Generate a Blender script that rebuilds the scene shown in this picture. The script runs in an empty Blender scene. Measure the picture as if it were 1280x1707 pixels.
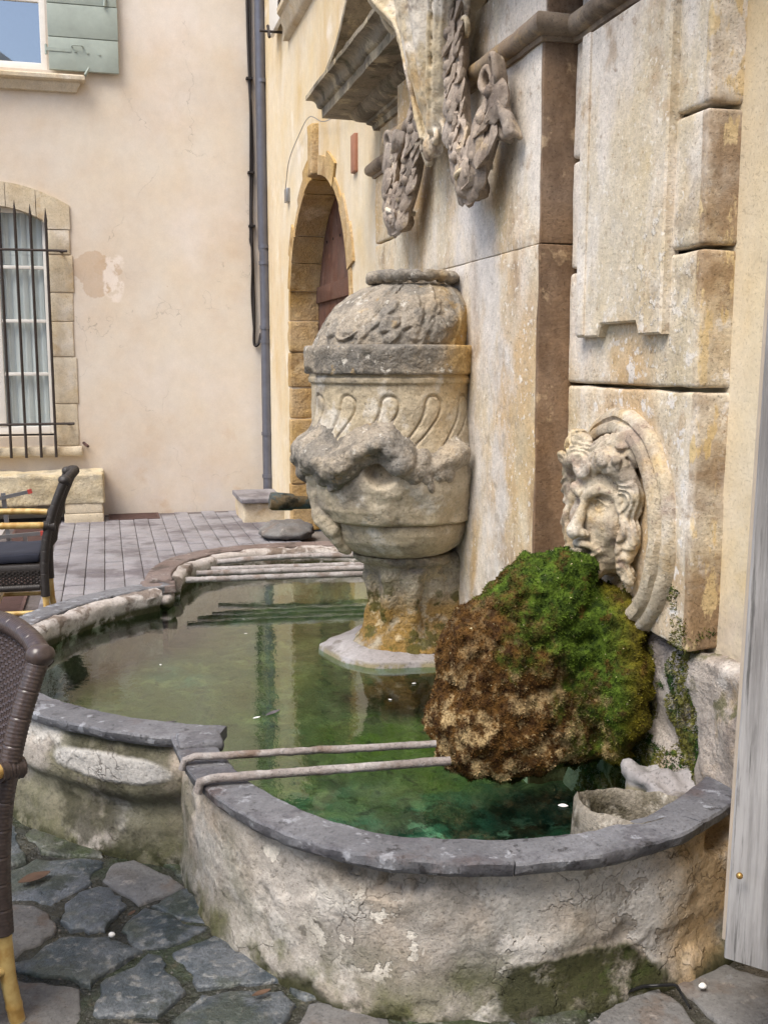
import bpy, bmesh, math, random
import numpy as np
from mathutils import Vector, Matrix

random.seed(7); rng = np.random.default_rng(11)
R_ = math.radians
scene = bpy.context.scene
col = scene.collection

# ------------------------------------------------------------------ camera
CZ = 1.55
PITCH, YAW = R_(8.289), R_(14.813)
FPX = 1740.0
cam_d = bpy.data.cameras.new('camera'); cam = bpy.data.objects.new('camera', cam_d); col.objects.link(cam)
cam.location = (0, 0, CZ); cam.rotation_euler = (R_(90) - PITCH, 0, -YAW)
cam_d.sensor_fit = 'VERTICAL'; cam_d.sensor_height = 36.0; cam_d.lens = 36.0 * FPX / 1707.0
cam_d.clip_start = 0.05; cam_d.clip_end = 500
scene.camera = cam
# ------------------------------------------------------------------ sky, sun, exposure
SUN_EL, SUN_AZ = R_(58), R_(-128)      # azimuth clockwise from +Y: light comes from the left, slightly behind the camera
wd = bpy.data.worlds.new('World'); scene.world = wd; wd.use_nodes = True
wn = wd.node_tree; wn.nodes.clear()
sky = wn.nodes.new('ShaderNodeTexSky'); sky.sky_type = 'NISHITA'; sky.sun_disc = False
sky.sun_elevation = SUN_EL; sky.sun_rotation = SUN_AZ; sky.dust_density = 2.5; sky.air_density = 1.0; sky.ozone_density = 1.0
bg = wn.nodes.new('ShaderNodeBackground'); bg.inputs['Strength'].default_value = 0.085
wo = wn.nodes.new('ShaderNodeOutputWorld')
wn.links.new(sky.outputs[0], bg.inputs[0]); wn.links.new(bg.outputs[0], wo.inputs[0])
sl = bpy.data.lights.new('sun', 'SUN'); sl.energy = 1.5; sl.angle = R_(32); sl.color = (1.0, 0.93, 0.82)
sun = bpy.data.objects.new('sun', sl); col.objects.link(sun)
sd = Vector((math.sin(SUN_AZ) * math.cos(SUN_EL), math.cos(SUN_AZ) * math.cos(SUN_EL), math.sin(SUN_EL)))
sun.rotation_euler = sd.to_track_quat('Z', 'Y').to_euler(); sun.location = (-6, -6, 12)
vs = scene.view_settings
vs.view_transform = 'Standard'; vs.look = 'None'; vs.gamma = 1.0; vs.exposure = 1.45
vs.use_white_balance = True; vs.white_balance_temperature = 6300; vs.white_balance_tint = 10
scene.cycles.max_bounces = 6; scene.cycles.diffuse_bounces = 3; scene.cycles.transparent_max_bounces = 8
scene.cycles.use_denoising = True; scene.cycles.use_adaptive_sampling = True; scene.cycles.adaptive_threshold = .02

# ------------------------------------------------------------------ pixel -> place
_s, _c = math.sin(YAW), math.cos(YAW)
_Rv = np.array([_c, -_s, 0.]); _Dv = np.array([_s * math.cos(PITCH), _c * math.cos(PITCH), -math.sin(PITCH)]); _Uv = np.cross(_Rv, _Dv)
def at(px, py, X=None, Y=None, Z=None):
    d = _Dv * FPX + _Rv * (px - 640) - _Uv * (py - 853.5)
    if X is not None: t = X / d[0]
    elif Y is not None: t = Y / d[1]
    else: t = (Z - CZ) / d[2]
    return np.array([0, 0, CZ]) + d * t

# ------------------------------------------------------------------ numpy noise
_T = rng.random((64, 64, 64))
def vnoise(p, sc=1.0, seed=0):
    p = np.asarray(p, float) * sc + seed * 17.37
    i = np.floor(p).astype(int); f = p - i; f = f * f * (3 - 2 * f)
    x0, y0, z0 = (i[..., k] % 64 for k in range(3)); x1, y1, z1 = (x0 + 1) % 64, (y0 + 1) % 64, (z0 + 1) % 64
    fx, fy, fz = f[..., 0], f[..., 1], f[..., 2]
    a = _T[x0, y0, z0] * (1 - fx) + _T[x1, y0, z0] * fx; b = _T[x0, y1, z0] * (1 - fx) + _T[x1, y1, z0] * fx
    c = _T[x0, y0, z1] * (1 - fx) + _T[x1, y0, z1] * fx; d = _T[x0, y1, z1] * (1 - fx) + _T[x1, y1, z1] * fx
    return ((a * (1 - fy) + b * fy) * (1 - fz) + (c * (1 - fy) + d * fy) * fz) * 2 - 1
def fbm(p, sc=1.0, octs=4, seed=0):
    r = 0; a = 0.5
    for k in range(octs):
        r = r + a * vnoise(p, sc * 2 ** k, seed + k); a *= 0.5
    return r
def sstep(a, b, x):
    t = np.clip((np.asarray(x, float) - a) / (b - a), 0, 1); return t * t * (3 - 2 * t)

# ------------------------------------------------------------------ materials
def lin(h, f=1.0):
    v = [int(h[i:i + 2], 16) / 255 for i in (0, 2, 4)]
    return tuple(f * (c / 12.92 if c <= .04045 else ((c + .055) / 1.055) ** 2.4) for c in v) + (1.0,)
class NB:
    def __init__(s, name):
        s.m = bpy.data.materials.new(name); s.m.use_nodes = True; s.t = s.m.node_tree; s.t.nodes.clear()
        s.out = s.n('ShaderNodeOutputMaterial'); s._pos = None; s._sep = None
    def n(s, t): return s.t.nodes.new(t)
    def set(s, sock, v):
        if isinstance(v, bpy.types.NodeSocket): s.t.links.new(v, sock)
        else: sock.default_value = v
    @property
    def pos(s):
        if s._pos is None: s._pos = s.n('ShaderNodeNewGeometry').outputs['Position']
        return s._pos
    def axis(s, k):
        if s._sep is None:
            q = s.n('ShaderNodeSeparateXYZ'); s.set(q.inputs[0], s.pos); s._sep = q
        return s._sep.outputs['XYZ'.index(k)]
    def vec(s, stretch):
        if stretch == (1, 1, 1): return s.pos
        q = s.n('ShaderNodeVectorMath'); q.operation = 'MULTIPLY'; s.set(q.inputs[0], s.pos); q.inputs[1].default_value = stretch
        return q.outputs[0]
    def noise(s, scale, detail=5, rough=.6, stretch=(1, 1, 1), dist=0.0, off=0.0):
        q = s.n('ShaderNodeTexNoise'); v = s.vec(stretch)
        if off:
            a = s.n('ShaderNodeVectorMath'); a.operation = 'ADD'; s.set(a.inputs[0], v); a.inputs[1].default_value = (off, off * .7, -off * .4); v = a.outputs[0]
        s.set(q.inputs['Vector'], v); q.inputs['Scale'].default_value = scale; q.inputs['Detail'].default_value = detail
        q.inputs['Roughness'].default_value = rough; q.inputs['Distortion'].default_value = dist
        return q.outputs[0]
    def vor(s, scale, feature='F1', stretch=(1, 1, 1), rnd=1.0):
        q = s.n('ShaderNodeTexVoronoi'); q.feature = feature; s.set(q.inputs['Vector'], s.vec(stretch)); q.inputs['Scale'].default_value = scale
        q.inputs['Randomness'].default_value = rnd
        return q.outputs['Distance']
    def math(s, op, a, b=0.0, clamp=False):
        q = s.n('ShaderNodeMath'); q.operation = op; q.use_clamp = clamp; s.set(q.inputs[0], a); s.set(q.inputs[1], b); return q.outputs[0]
    def mr(s, v, a, b, c=0.0, d=1.0, smooth=True):
        q = s.n('ShaderNodeMapRange'); q.interpolation_type = 'SMOOTHSTEP' if smooth else 'LINEAR'
        s.set(q.inputs['Value'], v); q.inputs['From Min'].default_value = a; q.inputs['From Max'].default_value = b
        q.inputs['To Min'].default_value = c; q.inputs['To Max'].default_value = d; return q.outputs['Result']
    def mix(s, f, a, b):
        q = s.n('ShaderNodeMix'); q.data_type = 'RGBA'; s.set(q.inputs['Factor'], f); s.set(q.inputs[6], a); s.set(q.inputs[7], b); return q.outputs[2]
    def hsv(s, c, val, sat=1.0):
        q = s.n('ShaderNodeHueSaturation'); s.set(q.inputs['Color'], c); s.set(q.inputs['Value'], val); s.set(q.inputs['Saturation'], sat); return q.outputs[0]
    def bump(s, h, strength=.3, dist=.01, nrm=None):
        q = s.n('ShaderNodeBump'); q.inputs['Strength'].default_value = strength; q.inputs['Distance'].default_value = dist; s.set(q.inputs['Height'], h)
        if nrm is not None: s.set(q.inputs['Normal'], nrm)
        return q.outputs[0]
    def schlick(s, f0, nrm=None):
        q = s.n('ShaderNodeLayerWeight'); q.inputs['Blend'].default_value = .5
        if nrm is not None: s.set(q.inputs['Normal'], nrm)
        return s.math('ADD', s.math('MULTIPLY', s.math('POWER', q.outputs['Facing'], 3.9), 1 - f0), f0)
    def bsdf(s, color, rough=.8, nrm=None, metal=0.0, spec=.3):
        b = s.n('ShaderNodeBsdfPrincipled'); s.set(b.inputs['Base Color'], color); s.set(b.inputs['Roughness'], rough); b.inputs['Metallic'].default_value = metal
        b.inputs['Specular IOR Level'].default_value = spec
        if nrm is not None: s.set(b.inputs['Normal'], nrm)
        s.t.links.new(b.outputs[0], s.out.inputs[0]); return b
def L(c, scale, lo, hi, stretch=(1, 1, 1), reg=(), ell=None, warp=.25, amt=1.0, off=0.0, rough=.62, f=1.0, h=0.0):
    return dict(h=h, c=c, scale=scale, lo=lo, hi=hi, stretch=stretch, reg=reg, ell=ell, warp=warp, amt=amt, off=off, rough=rough, f=f)
def weathered(name, base, base2, layers=(), rough=.85, bumps=((60, .25, .004), (9, .3, .02)), f=1.0, vscale=2.2, spec=.25, speck=.12, roughlayer=None, grime=.22, pit=.6, crack=None):
    b = NB(name); hts = []
    c = b.mix(b.mr(b.noise(vscale, 6, .65), .35, .65), lin(base, f), lin(base2, f))
    for k, l in enumerate(layers):
        m = b.mr(b.noise(l['scale'], 5, l['rough'], l['stretch'], off=l['off'] + 3.1 * k), l['lo'], l['hi'])
        if l['reg'] or l['ell']:
            w = b.math('MULTIPLY', b.math('SUBTRACT', b.noise(5, 4, .65, off=5.7 + k), .5), l['warp'] * 2)
        for ax, a0, a1 in l['reg']:
            m = b.math('MULTIPLY', m, b.mr(b.math('ADD', b.axis(ax), w), a0, a1) if a0 < a1 else b.math('SUBTRACT', 1.0, b.mr(b.math('ADD', b.axis(ax), w), a1, a0)))
        if l['ell']:
            cen, rad, soft = l['ell']
            q = b.n('ShaderNodeVectorMath'); q.operation = 'SUBTRACT'; b.set(q.inputs[0], b.pos); q.inputs[1].default_value = cen
            q2 = b.n('ShaderNodeVectorMath'); q2.operation = 'DIVIDE'; b.set(q2.inputs[0], q.outputs[0]); q2.inputs[1].default_value = rad
            q3 = b.n('ShaderNodeVectorMath'); q3.operation = 'LENGTH'; b.set(q3.inputs[0], q2.outputs[0])
            dd = b.math('ADD', q3.outputs['Value'], b.math('MULTIPLY', w, 1.5))
            m = b.math('MULTIPLY', m, b.math('SUBTRACT', 1.0, b.mr(dd, 1 - soft, 1.0)))
        if l['amt'] != 1.0: m = b.math('MULTIPLY', m, l['amt'])
        c = b.mix(m, c, lin(l['c'], l['f'] * f))
        if l['h']: hts.append(b.math('MULTIPLY', m, l['h']))
    if speck: c = b.hsv(c, b.mr(b.noise(75, 4, .75), .25, .75, 1 - speck * 1.9, 1 + speck * 1.5, False))
    if grime: c = b.hsv(c, b.mr(b.noise(11, 8, .78, off=31), .28, .72, 1 - grime, 1 + grime * .6, False), b.mr(b.noise(2.3, 4, .6, off=51), .3, .7, .75, 1.1, False))
    nrm = None
    if pit:
        pt = b.mr(b.noise(130, 3, .75, off=77), .585, .66); pt2 = b.math('MULTIPLY', b.mr(b.noise(48, 4, .75, off=17), .61, .66), b.mr(b.noise(4, 3, .6, off=23), .45, .6))
        pt = b.math('MAXIMUM', pt, pt2); c = b.mix(b.math('MULTIPLY', pt, pit), c, b.hsv(c, .38)); nrm = b.bump(b.math('SUBTRACT', 1.0, pt), .5, .006)
    for q in hts: nrm = b.bump(q, .9, .01, nrm)
    if crack:
        vn = b.n('ShaderNodeTexNoise'); b.set(vn.inputs['Vector'], b.pos); vn.inputs['Scale'].default_value = 7; vn.inputs['Detail'].default_value = 5
        va = b.n('ShaderNodeVectorMath'); va.operation = 'SCALE'; b.set(va.inputs[0], vn.outputs['Color']); va.inputs['Scale'].default_value = .22
        vb = b.n('ShaderNodeVectorMath'); vb.operation = 'ADD'; b.set(vb.inputs[0], b.pos); b.set(vb.inputs[1], va.outputs[0])
        vo = b.n('ShaderNodeTexVoronoi'); vo.feature = 'DISTANCE_TO_EDGE'; b.set(vo.inputs['Vector'], vb.outputs[0]); vo.inputs['Scale'].default_value = crack[0]
        ck = b.math('MULTIPLY', b.math('SUBTRACT', 1.0, b.mr(vo.outputs['Distance'], 0, crack[1])), b.mr(b.noise(2.6, 3, .6, off=61), .46, .56))
        c = b.mix(b.math('MULTIPLY', ck, crack[2]), c, lin('4a4238', f)); nrm = b.bump(b.math('SUBTRACT', 1.0, ck), crack[2], .008, nrm)
    for sc, st, di in bumps: nrm = b.bump(b.noise(sc, 4, .7), st, di, nrm)
    rr = rough
    if roughlayer:
        rr = b.mr(b.noise(roughlayer[0], 5, .6), roughlayer[1], roughlayer[2], roughlayer[3], rough)
    b.bsdf(c, rr, nrm, spec=spec)
    return b.m
def plain(name, c, rough=.6, metal=0.0, f=1.0, var=.15, vs_=14, bump=None, spec=.4):
    b = NB(name); cc = b.hsv(lin(c, f), b.mr(b.noise(vs_, 6, .65), .3, .7, 1 - var, 1 + var, False))
    nrm = b.bump(b.noise(bump[0], 5, .6), bump[1], bump[2]) if bump else None
    b.bsdf(cc, rough, nrm, metal, spec); return b.m

M = {}
# ------------------------------------------------------------------ objects
org = {}
def empty(name, loc, label=None, cat=None, group=None):
    o = bpy.data.objects.new(name, None); col.objects.link(o); o.location = loc; o.empty_display_size = .1
    org[o.name] = np.array(loc, float); tag(o, label, cat, group); return o
def tag(o, label=None, cat=None, group=None, kind=None):
    if label: o['label'] = label
    if cat: o['category'] = cat
    if group: o['group'] = group
    if kind: o['kind'] = kind
    return o
def mesh(name, V, F, mat, smooth=30):
    me = bpy.data.meshes.new(name); V = np.asarray(V, float)
    F = F.tolist() if isinstance(F, np.ndarray) else [list(map(int, f)) for f in F]
    me.from_pydata(V.tolist(), [], F)
    if mat is not None: me.materials.append(mat)
    if smooth is not None and len(me.polygons):
        me.polygons.foreach_set('use_smooth', [True] * len(me.polygons))
        if smooth < 180: me.set_sharp_from_angle(angle=R_(smooth))
    me.update(); return me
def obj(name, V, F, mat, parent=None, smooth=30, base=None):
    o0 = np.zeros(3)
    if parent is not None: o0 = org[parent.name]
    elif base is not None: o0 = np.array(base, float)
    me = mesh(name, np.asarray(V, float) - o0, F, mat, smooth)
    o = bpy.data.objects.new(name, me); col.objects.link(o)
    if parent is not None: o.parent = parent
    else: o.location = o0
    org[o.name] = o0; return o
def fixn(V, F):
    bm = bmesh.new(); vv = [bm.verts.new(v) for v in np.asarray(V, float)]
    for f in F:
        try: bm.faces.new([vv[i] for i in f])
        except ValueError: pass
    bmesh.ops.recalc_face_normals(bm, faces=bm.faces[:]); bm.verts.index_update()
    V2 = [v.co[:] for v in bm.verts]; F2 = [[v.index for v in f.verts] for f in bm.faces]; bm.free(); return V2, F2
def join(parts):
    V = []; F = []; n = 0
    for v, f in parts:
        V += [tuple(p) for p in v]; F += [[i + n for i in q] for q in f]; n += len(v)
    return V, F
def boxm(lo, hi):
    x0, y0, z0 = lo; x1, y1, z1 = hi
    return [(x0, y0, z0), (x1, y0, z0), (x1, y1, z0), (x0, y1, z0), (x0, y0, z1), (x1, y0, z1), (x1, y1, z1), (x0, y1, z1)], \
        [(0, 3, 2, 1), (4, 5, 6, 7), (0, 1, 5, 4), (1, 2, 6, 5), (2, 3, 7, 6), (3, 0, 4, 7)]
def blockm(lo, hi, res=.05, bev=.008, rough=.0, nsc=12, seed=0, big=0.0):
    """weathered block: rounded box on a grid, pushed about by noise"""
    lo = np.array(lo, float); hi = np.array(hi, float); n = [max(2, int(round((hi[k] - lo[k]) / res)) + 1) for k in range(3)]
    def ax(k):
        a = np.linspace(lo[k], hi[k], n[k]);
        if hi[k] - lo[k] > 4 * bev: a = np.unique(np.concatenate([[lo[k], lo[k] + bev * .4, lo[k] + bev], a[1:-1][(a[1:-1] > lo[k] + 1.4 * bev) & (a[1:-1] < hi[k] - 1.4 * bev)], [hi[k] - bev, hi[k] - bev * .4, hi[k]]]))
        return a
    A = [ax(k) for k in range(3)]; key = {}; V = []; F = []
    def vid(p):
        q = tuple(np.round(p, 6))
        if q not in key: key[q] = len(V); V.append(q)
        return key[q]
    for k in range(3):
        u, v = (k + 1) % 3, (k + 2) % 3
        for side in (0, 1):
            ids = np.empty((len(A[u]), len(A[v])), int)
            for i, a in enumerate(A[u]):
                for j, c in enumerate(A[v]):
                    p = [0, 0, 0]; p[k] = hi[k] if side else lo[k]; p[u] = a; p[v] = c; ids[i, j] = vid(p)
            for i in range(len(A[u]) - 1):
                for j in range(len(A[v]) - 1):
                    q = [ids[i, j], ids[i + 1, j], ids[i + 1, j + 1], ids[i, j + 1]]
                    F.append(q if side else q[::-1])
    V = np.array(V); b = min(bev, *((hi - lo) / 2.01)); q = np.clip(V, lo + b, hi - b); d = V - q; l = np.linalg.norm(d, axis=1, keepdims=True); l[l == 0] = 1
    N = d / l; V = q + N * b
    if rough: V = V + N * (fbm(V, nsc, 3, seed)[:, None] * rough)
    if big: V = V + N * (np.minimum(0, fbm(V, 5, 2, seed + 5) + .1)[:, None] * big)
    return V, F
def block(name, lo, hi, mat, parent=None, base=None, smooth=40, **k):
    V, F = blockm(lo, hi, **k); return obj(name, V, F, mat, parent, smooth, base)
def tubem(P, r, seg=10, cap=True, ring=None):
    P = np.array(P, float); n = len(P); r = np.full(n, r, float) if np.isscalar(r) else np.array(r, float)
    T = np.gradient(P, axis=0); T /= np.linalg.norm(T, axis=1, keepdims=True) + 1e-12
    up = np.array([0, 0, 1.]) if abs(T[0][2]) < .9 else np.array([1., 0, 0]); V = []; F = []
    a = np.cross(T[0], up); a /= np.linalg.norm(a)
    for i in range(n):
        a = a - T[i] * (a @ T[i]); a /= np.linalg.norm(a) + 1e-12; b = np.cross(T[i], a)
        for k in range(seg):
            t = 2 * math.pi * k / seg; V.append(P[i] + r[i] * (math.cos(t) * a + math.sin(t) * b))
    for i in range(n - 1):
        for k in range(seg):
            F.append((i * seg + k, i * seg + (k + 1) % seg, (i + 1) * seg + (k + 1) % seg, (i + 1) * seg + k))
    if cap: F.append(tuple(range(seg))[::-1]); F.append(tuple((n - 1) * seg + k for k in range(seg)))
    return V, F
def catmull(P, m=8, closed=False):
    P = [np.array(p, float) for p in P]; out = []; n = len(P)
    for i in range(n if closed else n - 1):
        if closed: p0, p1, p2, p3 = P[i - 1], P[i], P[(i + 1) % n], P[(i + 2) % n]
        else: p0, p1, p2, p3 = P[max(i - 1, 0)], P[i], P[i + 1], P[min(i + 2, n - 1)]
        for k in range(m):
            t = k / m; out.append(.5 * (2 * p1 + (p2 - p0) * t + (2 * p0 - 5 * p1 + 4 * p2 - p3) * t * t + (3 * p1 - p0 - 3 * p2 + p3) * t ** 3))
    if not closed: out.append(P[-1])
    return np.array(out)
def resample(P, step):
    P = np.array(P, float); d = np.r_[0, np.cumsum(np.linalg.norm(np.diff(P, axis=0), axis=1))]; n = max(2, int(d[-1] / step) + 1)
    s = np.linspace(0, d[-1], n); return np.stack([np.interp(s, d, P[:, k]) for k in range(P.shape[1])], 1)
def sweepm(path, prof, closed=False, cap=True, noise=0.0, nsc=20, seed=0):
    """path: (n,2) plan points; prof: closed list of (offset to the LEFT of travel, z); mitred"""
    P = np.array(path, float); n = len(P); D = np.roll(P, -1, 0) - P
    if not closed: D[-1] = D[-2]
    D /= np.linalg.norm(D, axis=1, keepdims=True); Dp = np.roll(D, 1, 0)
    if not closed: Dp[0] = D[0]
    N = np.stack([-D[:, 1], D[:, 0]], 1); Np = np.stack([-Dp[:, 1], Dp[:, 0]], 1)
    Mv = N + Np; Mv /= np.linalg.norm(Mv, axis=1, keepdims=True); sc = 1 / np.clip((Mv * N).sum(1), .35, 1)
    V = []; m = len(prof)
    for i in range(n):
        for o, z in prof: V.append((*(P[i] + Mv[i] * sc[i] * o), z))
    V = np.array(V)
    if noise: V = V + np.stack([fbm(V, nsc, 3, seed + k) for k in range(3)], 1) * noise
    F = []
    for i in range(n if closed else n - 1):
        j = (i + 1) % n
        for k in range(m): F.append((i * m + k, i * m + (k + 1) % m, j * m + (k + 1) % m, j * m + k))
    if cap and not closed: F.append(tuple(range(m))); F.append(tuple((n - 1) * m + k for k in range(m))[::-1])
    return fixn(V, F)
# ------------------------------------------------------------------ distance fields -> mesh
def smin(a, b, k):
    h = np.clip(.5 + .5 * (b - a) / k, 0, 1); return b * (1 - h) + a * h - k * h * (1 - h)
def smax(a, b, k): return -smin(-a, -b, k)
def s_ell(p, c, r):
    r = np.array(r, float); q = (p - np.array(c)) / r; l = np.linalg.norm(q, axis=-1); g = np.linalg.norm(q / r, axis=-1) + 1e-9
    return l * (l - 1) / g
def s_cap(p, a, b, ra, rb=None):
    a = np.array(a, float); b = np.array(b, float); rb = ra if rb is None else rb
    ba = b - a; x, y, z = p[..., 0] - a[0], p[..., 1] - a[1], p[..., 2] - a[2]; t = np.clip((x * ba[0] + y * ba[1] + z * ba[2]) / (ba @ ba + 1e-12), 0, 1)
    return np.sqrt((x - t * ba[0]) ** 2 + (y - t * ba[1]) ** 2 + (z - t * ba[2]) ** 2) - (ra + (rb - ra) * t)
def s_poly(p, P, R, k=0):
    d = None
    for i in range(len(P) - 1):
        ra = R if np.isscalar(R) else R[i]; rb = R if np.isscalar(R) else R[i + 1]
        e = s_cap(p, P[i], P[i + 1], ra, rb); d = e if d is None else (np.minimum(d, e) if not k else smin(d, e, k))
    return d
def s_box(p, c, h, r=0.0):
    q = np.abs(p - np.array(c)) - np.array(h) + r
    return np.linalg.norm(np.maximum(q, 0), axis=-1) + np.minimum(q.max(-1), 0) - r
def nets(f, lo, hi, h):
    # coarse pass first, then the fine grid only near the surface
    lo = np.array(lo, float); K = 4; nC = [int(math.ceil((hi[k] - lo[k]) / (K * h))) + 1 for k in range(3)]
    A = [lo[k] + K * h * np.arange(nC[k]) for k in range(3)]; Cv = f(np.stack(np.meshgrid(*A, indexing='ij'), -1)).astype(np.float32)
    nF = [K * (q - 1) + 1 for q in nC]; near = np.zeros([q - 1 for q in nC], bool); mn = None
    cs = [Cv[i:nC[0] - 1 + i, j:nC[1] - 1 + j, k:nC[2] - 1 + k] for i in (0, 1) for j in (0, 1) for k in (0, 1)]
    mn = np.minimum.reduce(cs); mxx = np.maximum.reduce(cs); near = (mn < K * h * 1.1) & (mxx > -K * h * 1.1)
    Vv = np.kron(np.where(cs[0] < 0, -1., 1.).astype(np.float32), np.ones((K, K, K), np.float32)); Vv = np.pad(Vv, ((0, 1), (0, 1), (0, 1)), mode='edge')
    nm = np.kron(near, np.ones((K, K, K), bool)); nm = np.pad(nm, ((0, 1), (0, 1), (0, 1)), mode='edge')
    for q in range(3):
        sl_ = [slice(None)] * 3; sl2 = [slice(None)] * 3; sl_[q] = slice(1, None); sl2[q] = slice(0, -1); nm2 = nm.copy(); nm2[tuple(sl_)] |= nm[tuple(sl2)]; nm = nm2
    I0 = np.argwhere(nm); vals = []
    for b0 in range(0, len(I0), 200000): vals.append(f((lo + I0[b0:b0 + 200000] * h)))
    Vv = Vv.astype(float); Vv[nm] = np.concatenate(vals)
    s = Vv < 0; nx, ny, nz = Vv.shape
    c = [s[i:nx - 1 + i, j:ny - 1 + j, k:nz - 1 + k] for i in (0, 1) for j in (0, 1) for k in (0, 1)]
    cnt = sum(q.astype(int) for q in c); act = (cnt > 0) & (cnt < 8); idx = np.full(act.shape, -1); I = np.argwhere(act); idx[act] = np.arange(len(I))
    acc = np.zeros((len(I), 3)); num = np.zeros(len(I))
    for axk in range(3):
        for o1 in (0, 1):
            for o2 in (0, 1):
                o = [0, 0, 0]; o[(axk + 1) % 3] = o1; o[(axk + 2) % 3] = o2; e = [0, 0, 0]; e[axk] = 1
                A = I + o; B = A + e; va = Vv[A[:, 0], A[:, 1], A[:, 2]]; vb = Vv[B[:, 0], B[:, 1], B[:, 2]]; m = (va < 0) != (vb < 0)
                t = va / (va - vb + 1e-20); P = A + t[:, None] * np.array(e); acc[m] += P[m]; num[m] += 1
    V = acc / num[:, None] * h + np.array(lo); F = []
    for k in range(3):
        u, v = (k + 1) % 3, (k + 2) % 3; a = [slice(None)] * 3; b = [slice(None)] * 3; a[k] = slice(0, -1); b[k] = slice(1, None)
        sa, sb = s[tuple(a)], s[tuple(b)]; E = np.argwhere(sa != sb); E = E[(E[:, u] > 0) & (E[:, v] > 0) & (E[:, u] < s.shape[u] - 1) & (E[:, v] < s.shape[v] - 1)]
        if not len(E): continue
        du = np.zeros(3, int); du[u] = 1; dv = np.zeros(3, int); dv[v] = 1
        g = lambda q: idx[q[:, 0], q[:, 1], q[:, 2]]
        Q = np.stack([g(E - du - dv), g(E - dv), g(E), g(E - du)], 1); ins = sa[E[:, 0], E[:, 1], E[:, 2]]; Q[~ins] = Q[~ins][:, ::-1]
        F.append(Q[(Q >= 0).all(1)])
    return V, np.concatenate(F)

# ================================================================== materials of the place
XW, XL, XP, YB, YC = 1.63, 1.53, 1.42, 10.87, 4.25      # house wall, pilaster face, pier face, back wall, axis of the fountain
M['plaster_back'] = weathered('pink plaster', 'cfbfac', 'd7cbba', [
    L('c8b096', 1.1, .5, .75, amt=.5), L('e0d4ca', .7, .5, .7, amt=.55), L('c4a98c', 3.0, .56, .7, reg=[('Z', 1.6, .1)], amt=.6, warp=.6), L('cfc4bc', 2.0, .45, .6, reg=[('Z', .7, .1)], amt=.5, warp=.4),
    L('c0a88e', 5, .2, .4, ell=((-.06, YB, 2.38), (.2, .5, .23), .06), warp=.42, amt=.75), L('c0a88e', 5, .2, .4, ell=((.06, YB, 2.45), (.13, .5, .1), .06), warp=.42, amt=.75), L('e4d8cc', 7, .5, .58, ell=((.12, YB, 2.36), (.12, .5, .25), .2), warp=.3, amt=.8),
    L('b99b78', 9, .55, .62, ell=((.62, YB, 2.3), (.14, .5, .06), .5), warp=.2, amt=.8)], bumps=((70, .15, .003), (5, .15, .01)), speck=.03, vscale=.8, grime=.07, pit=.0, crack=(.8, .0025, .3))
M['plaster_side'] = weathered('cream plaster', 'd9c6a2', 'dfd1b6', [
    L('c9a76b', 1.6, .45, .7, stretch=(1, 1, .35), amt=.55), L('cdbba6', 2.3, .5, .66, reg=[('Z', 1.35, .75), ('Y', 4, 3)], warp=.3),
    L('a89a8c', 3.0, .42, .6, reg=[('Z', 1.05, .6), ('Y', 4, 3)], warp=.3, amt=.9), L('d9b870', 2.5, .42, .6, reg=[('Z', 1.45, 1.1), ('Y', 4, 3)], warp=.15, amt=.6),
    L('ece2d2', 2, .55, .7, reg=[('Y', 5.5, 6.2)], amt=.7)], bumps=((70, .25, .004), (7, .25, .015)), speck=.05, vscale=1.2, grime=.10, pit=.25)
M['stone_warm'] = weathered('ochre stone', 'b8955c', 'c8a974', [L('8f6c3c', 4, .52, .7, amt=.75), L('dcc090', 3, .58, .7, amt=.7), L('a8843c', 6, .6, .7, reg=[('Z', 1.0, .3)], amt=.8)],
    bumps=((45, .8, .012), (12, .6, .03)), speck=.16)
M['stone_pale'] = weathered('pale limestone', 'c6b496', 'd2c4aa', [L('b99a6a', 4, .55, .7, amt=.6), L('dcd2c4', 3, .55, .7, amt=.7)], bumps=((60, .35, .005), (10, .3, .015)), speck=.08)
M['bench_stone'] = weathered('bench stone', 'c2b08c', 'cfc2a4', [L('a8997c', 5, .5, .7, amt=.6), L('8f8878', 4, .5, .62, reg=[('Z', .40, .44)], amt=.7, warp=.02)], bumps=((28, .8, .02), (80, .4, .006)), speck=.12)
# carved limestone of the fountain wall: cream, ochre bleeding, white lime bloom, brown crust
fount_layers = [
    L('c8a064', 1.7, .46, .66, stretch=(1, 1, .5), amt=.75),
    L('eae0d4', 1.5, .47, .60, stretch=(1, 1, .4), amt=.85, off=2),
    L('b89a74', 5, .56, .66, amt=.5),
    L('8f7458', 3.0, .54, .70, stretch=(1, 1, .45), amt=.7, off=8), L('ece3d4', 42, .60, .635, amt=.8, off=12), L('a08466', 26, .6, .66, amt=.5, off=14),
]
M['pier'] = weathered('pier limestone', 'd2c09e', 'dacdb4', fount_layers + [
    L('ddd5cc', 4, .38, .56, stretch=(1, 1, .5), ell=((XP, 4.0, 1.2), (.3, .5, 1.5), .3), warp=.3, amt=.9), L('a3937e', 12, .52, .66, ell=((XP, 3.7, .9), (.3, .4, .8), .3), amt=.45),
    L('a08a70', 3, .45, .55, reg=[('Z', .75, .3)], warp=.3, amt=.8),
    L('8b7158', 2.2, .0, .3, reg=[('Y', 3.352, 3.341)], warp=.006),
    L('6a523c', 6, .45, .6, stretch=(1, 1, .5), reg=[('Y', 3.352, 3.341)], warp=.006, amt=.7),
    L('b79c78', 8, .6, .68, reg=[('Y', 3.352, 3.341)], warp=.006, amt=.8)], bumps=((110, .5, .004), (40, .35, .006), (12, .3, .012)), speck=.12)
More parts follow.
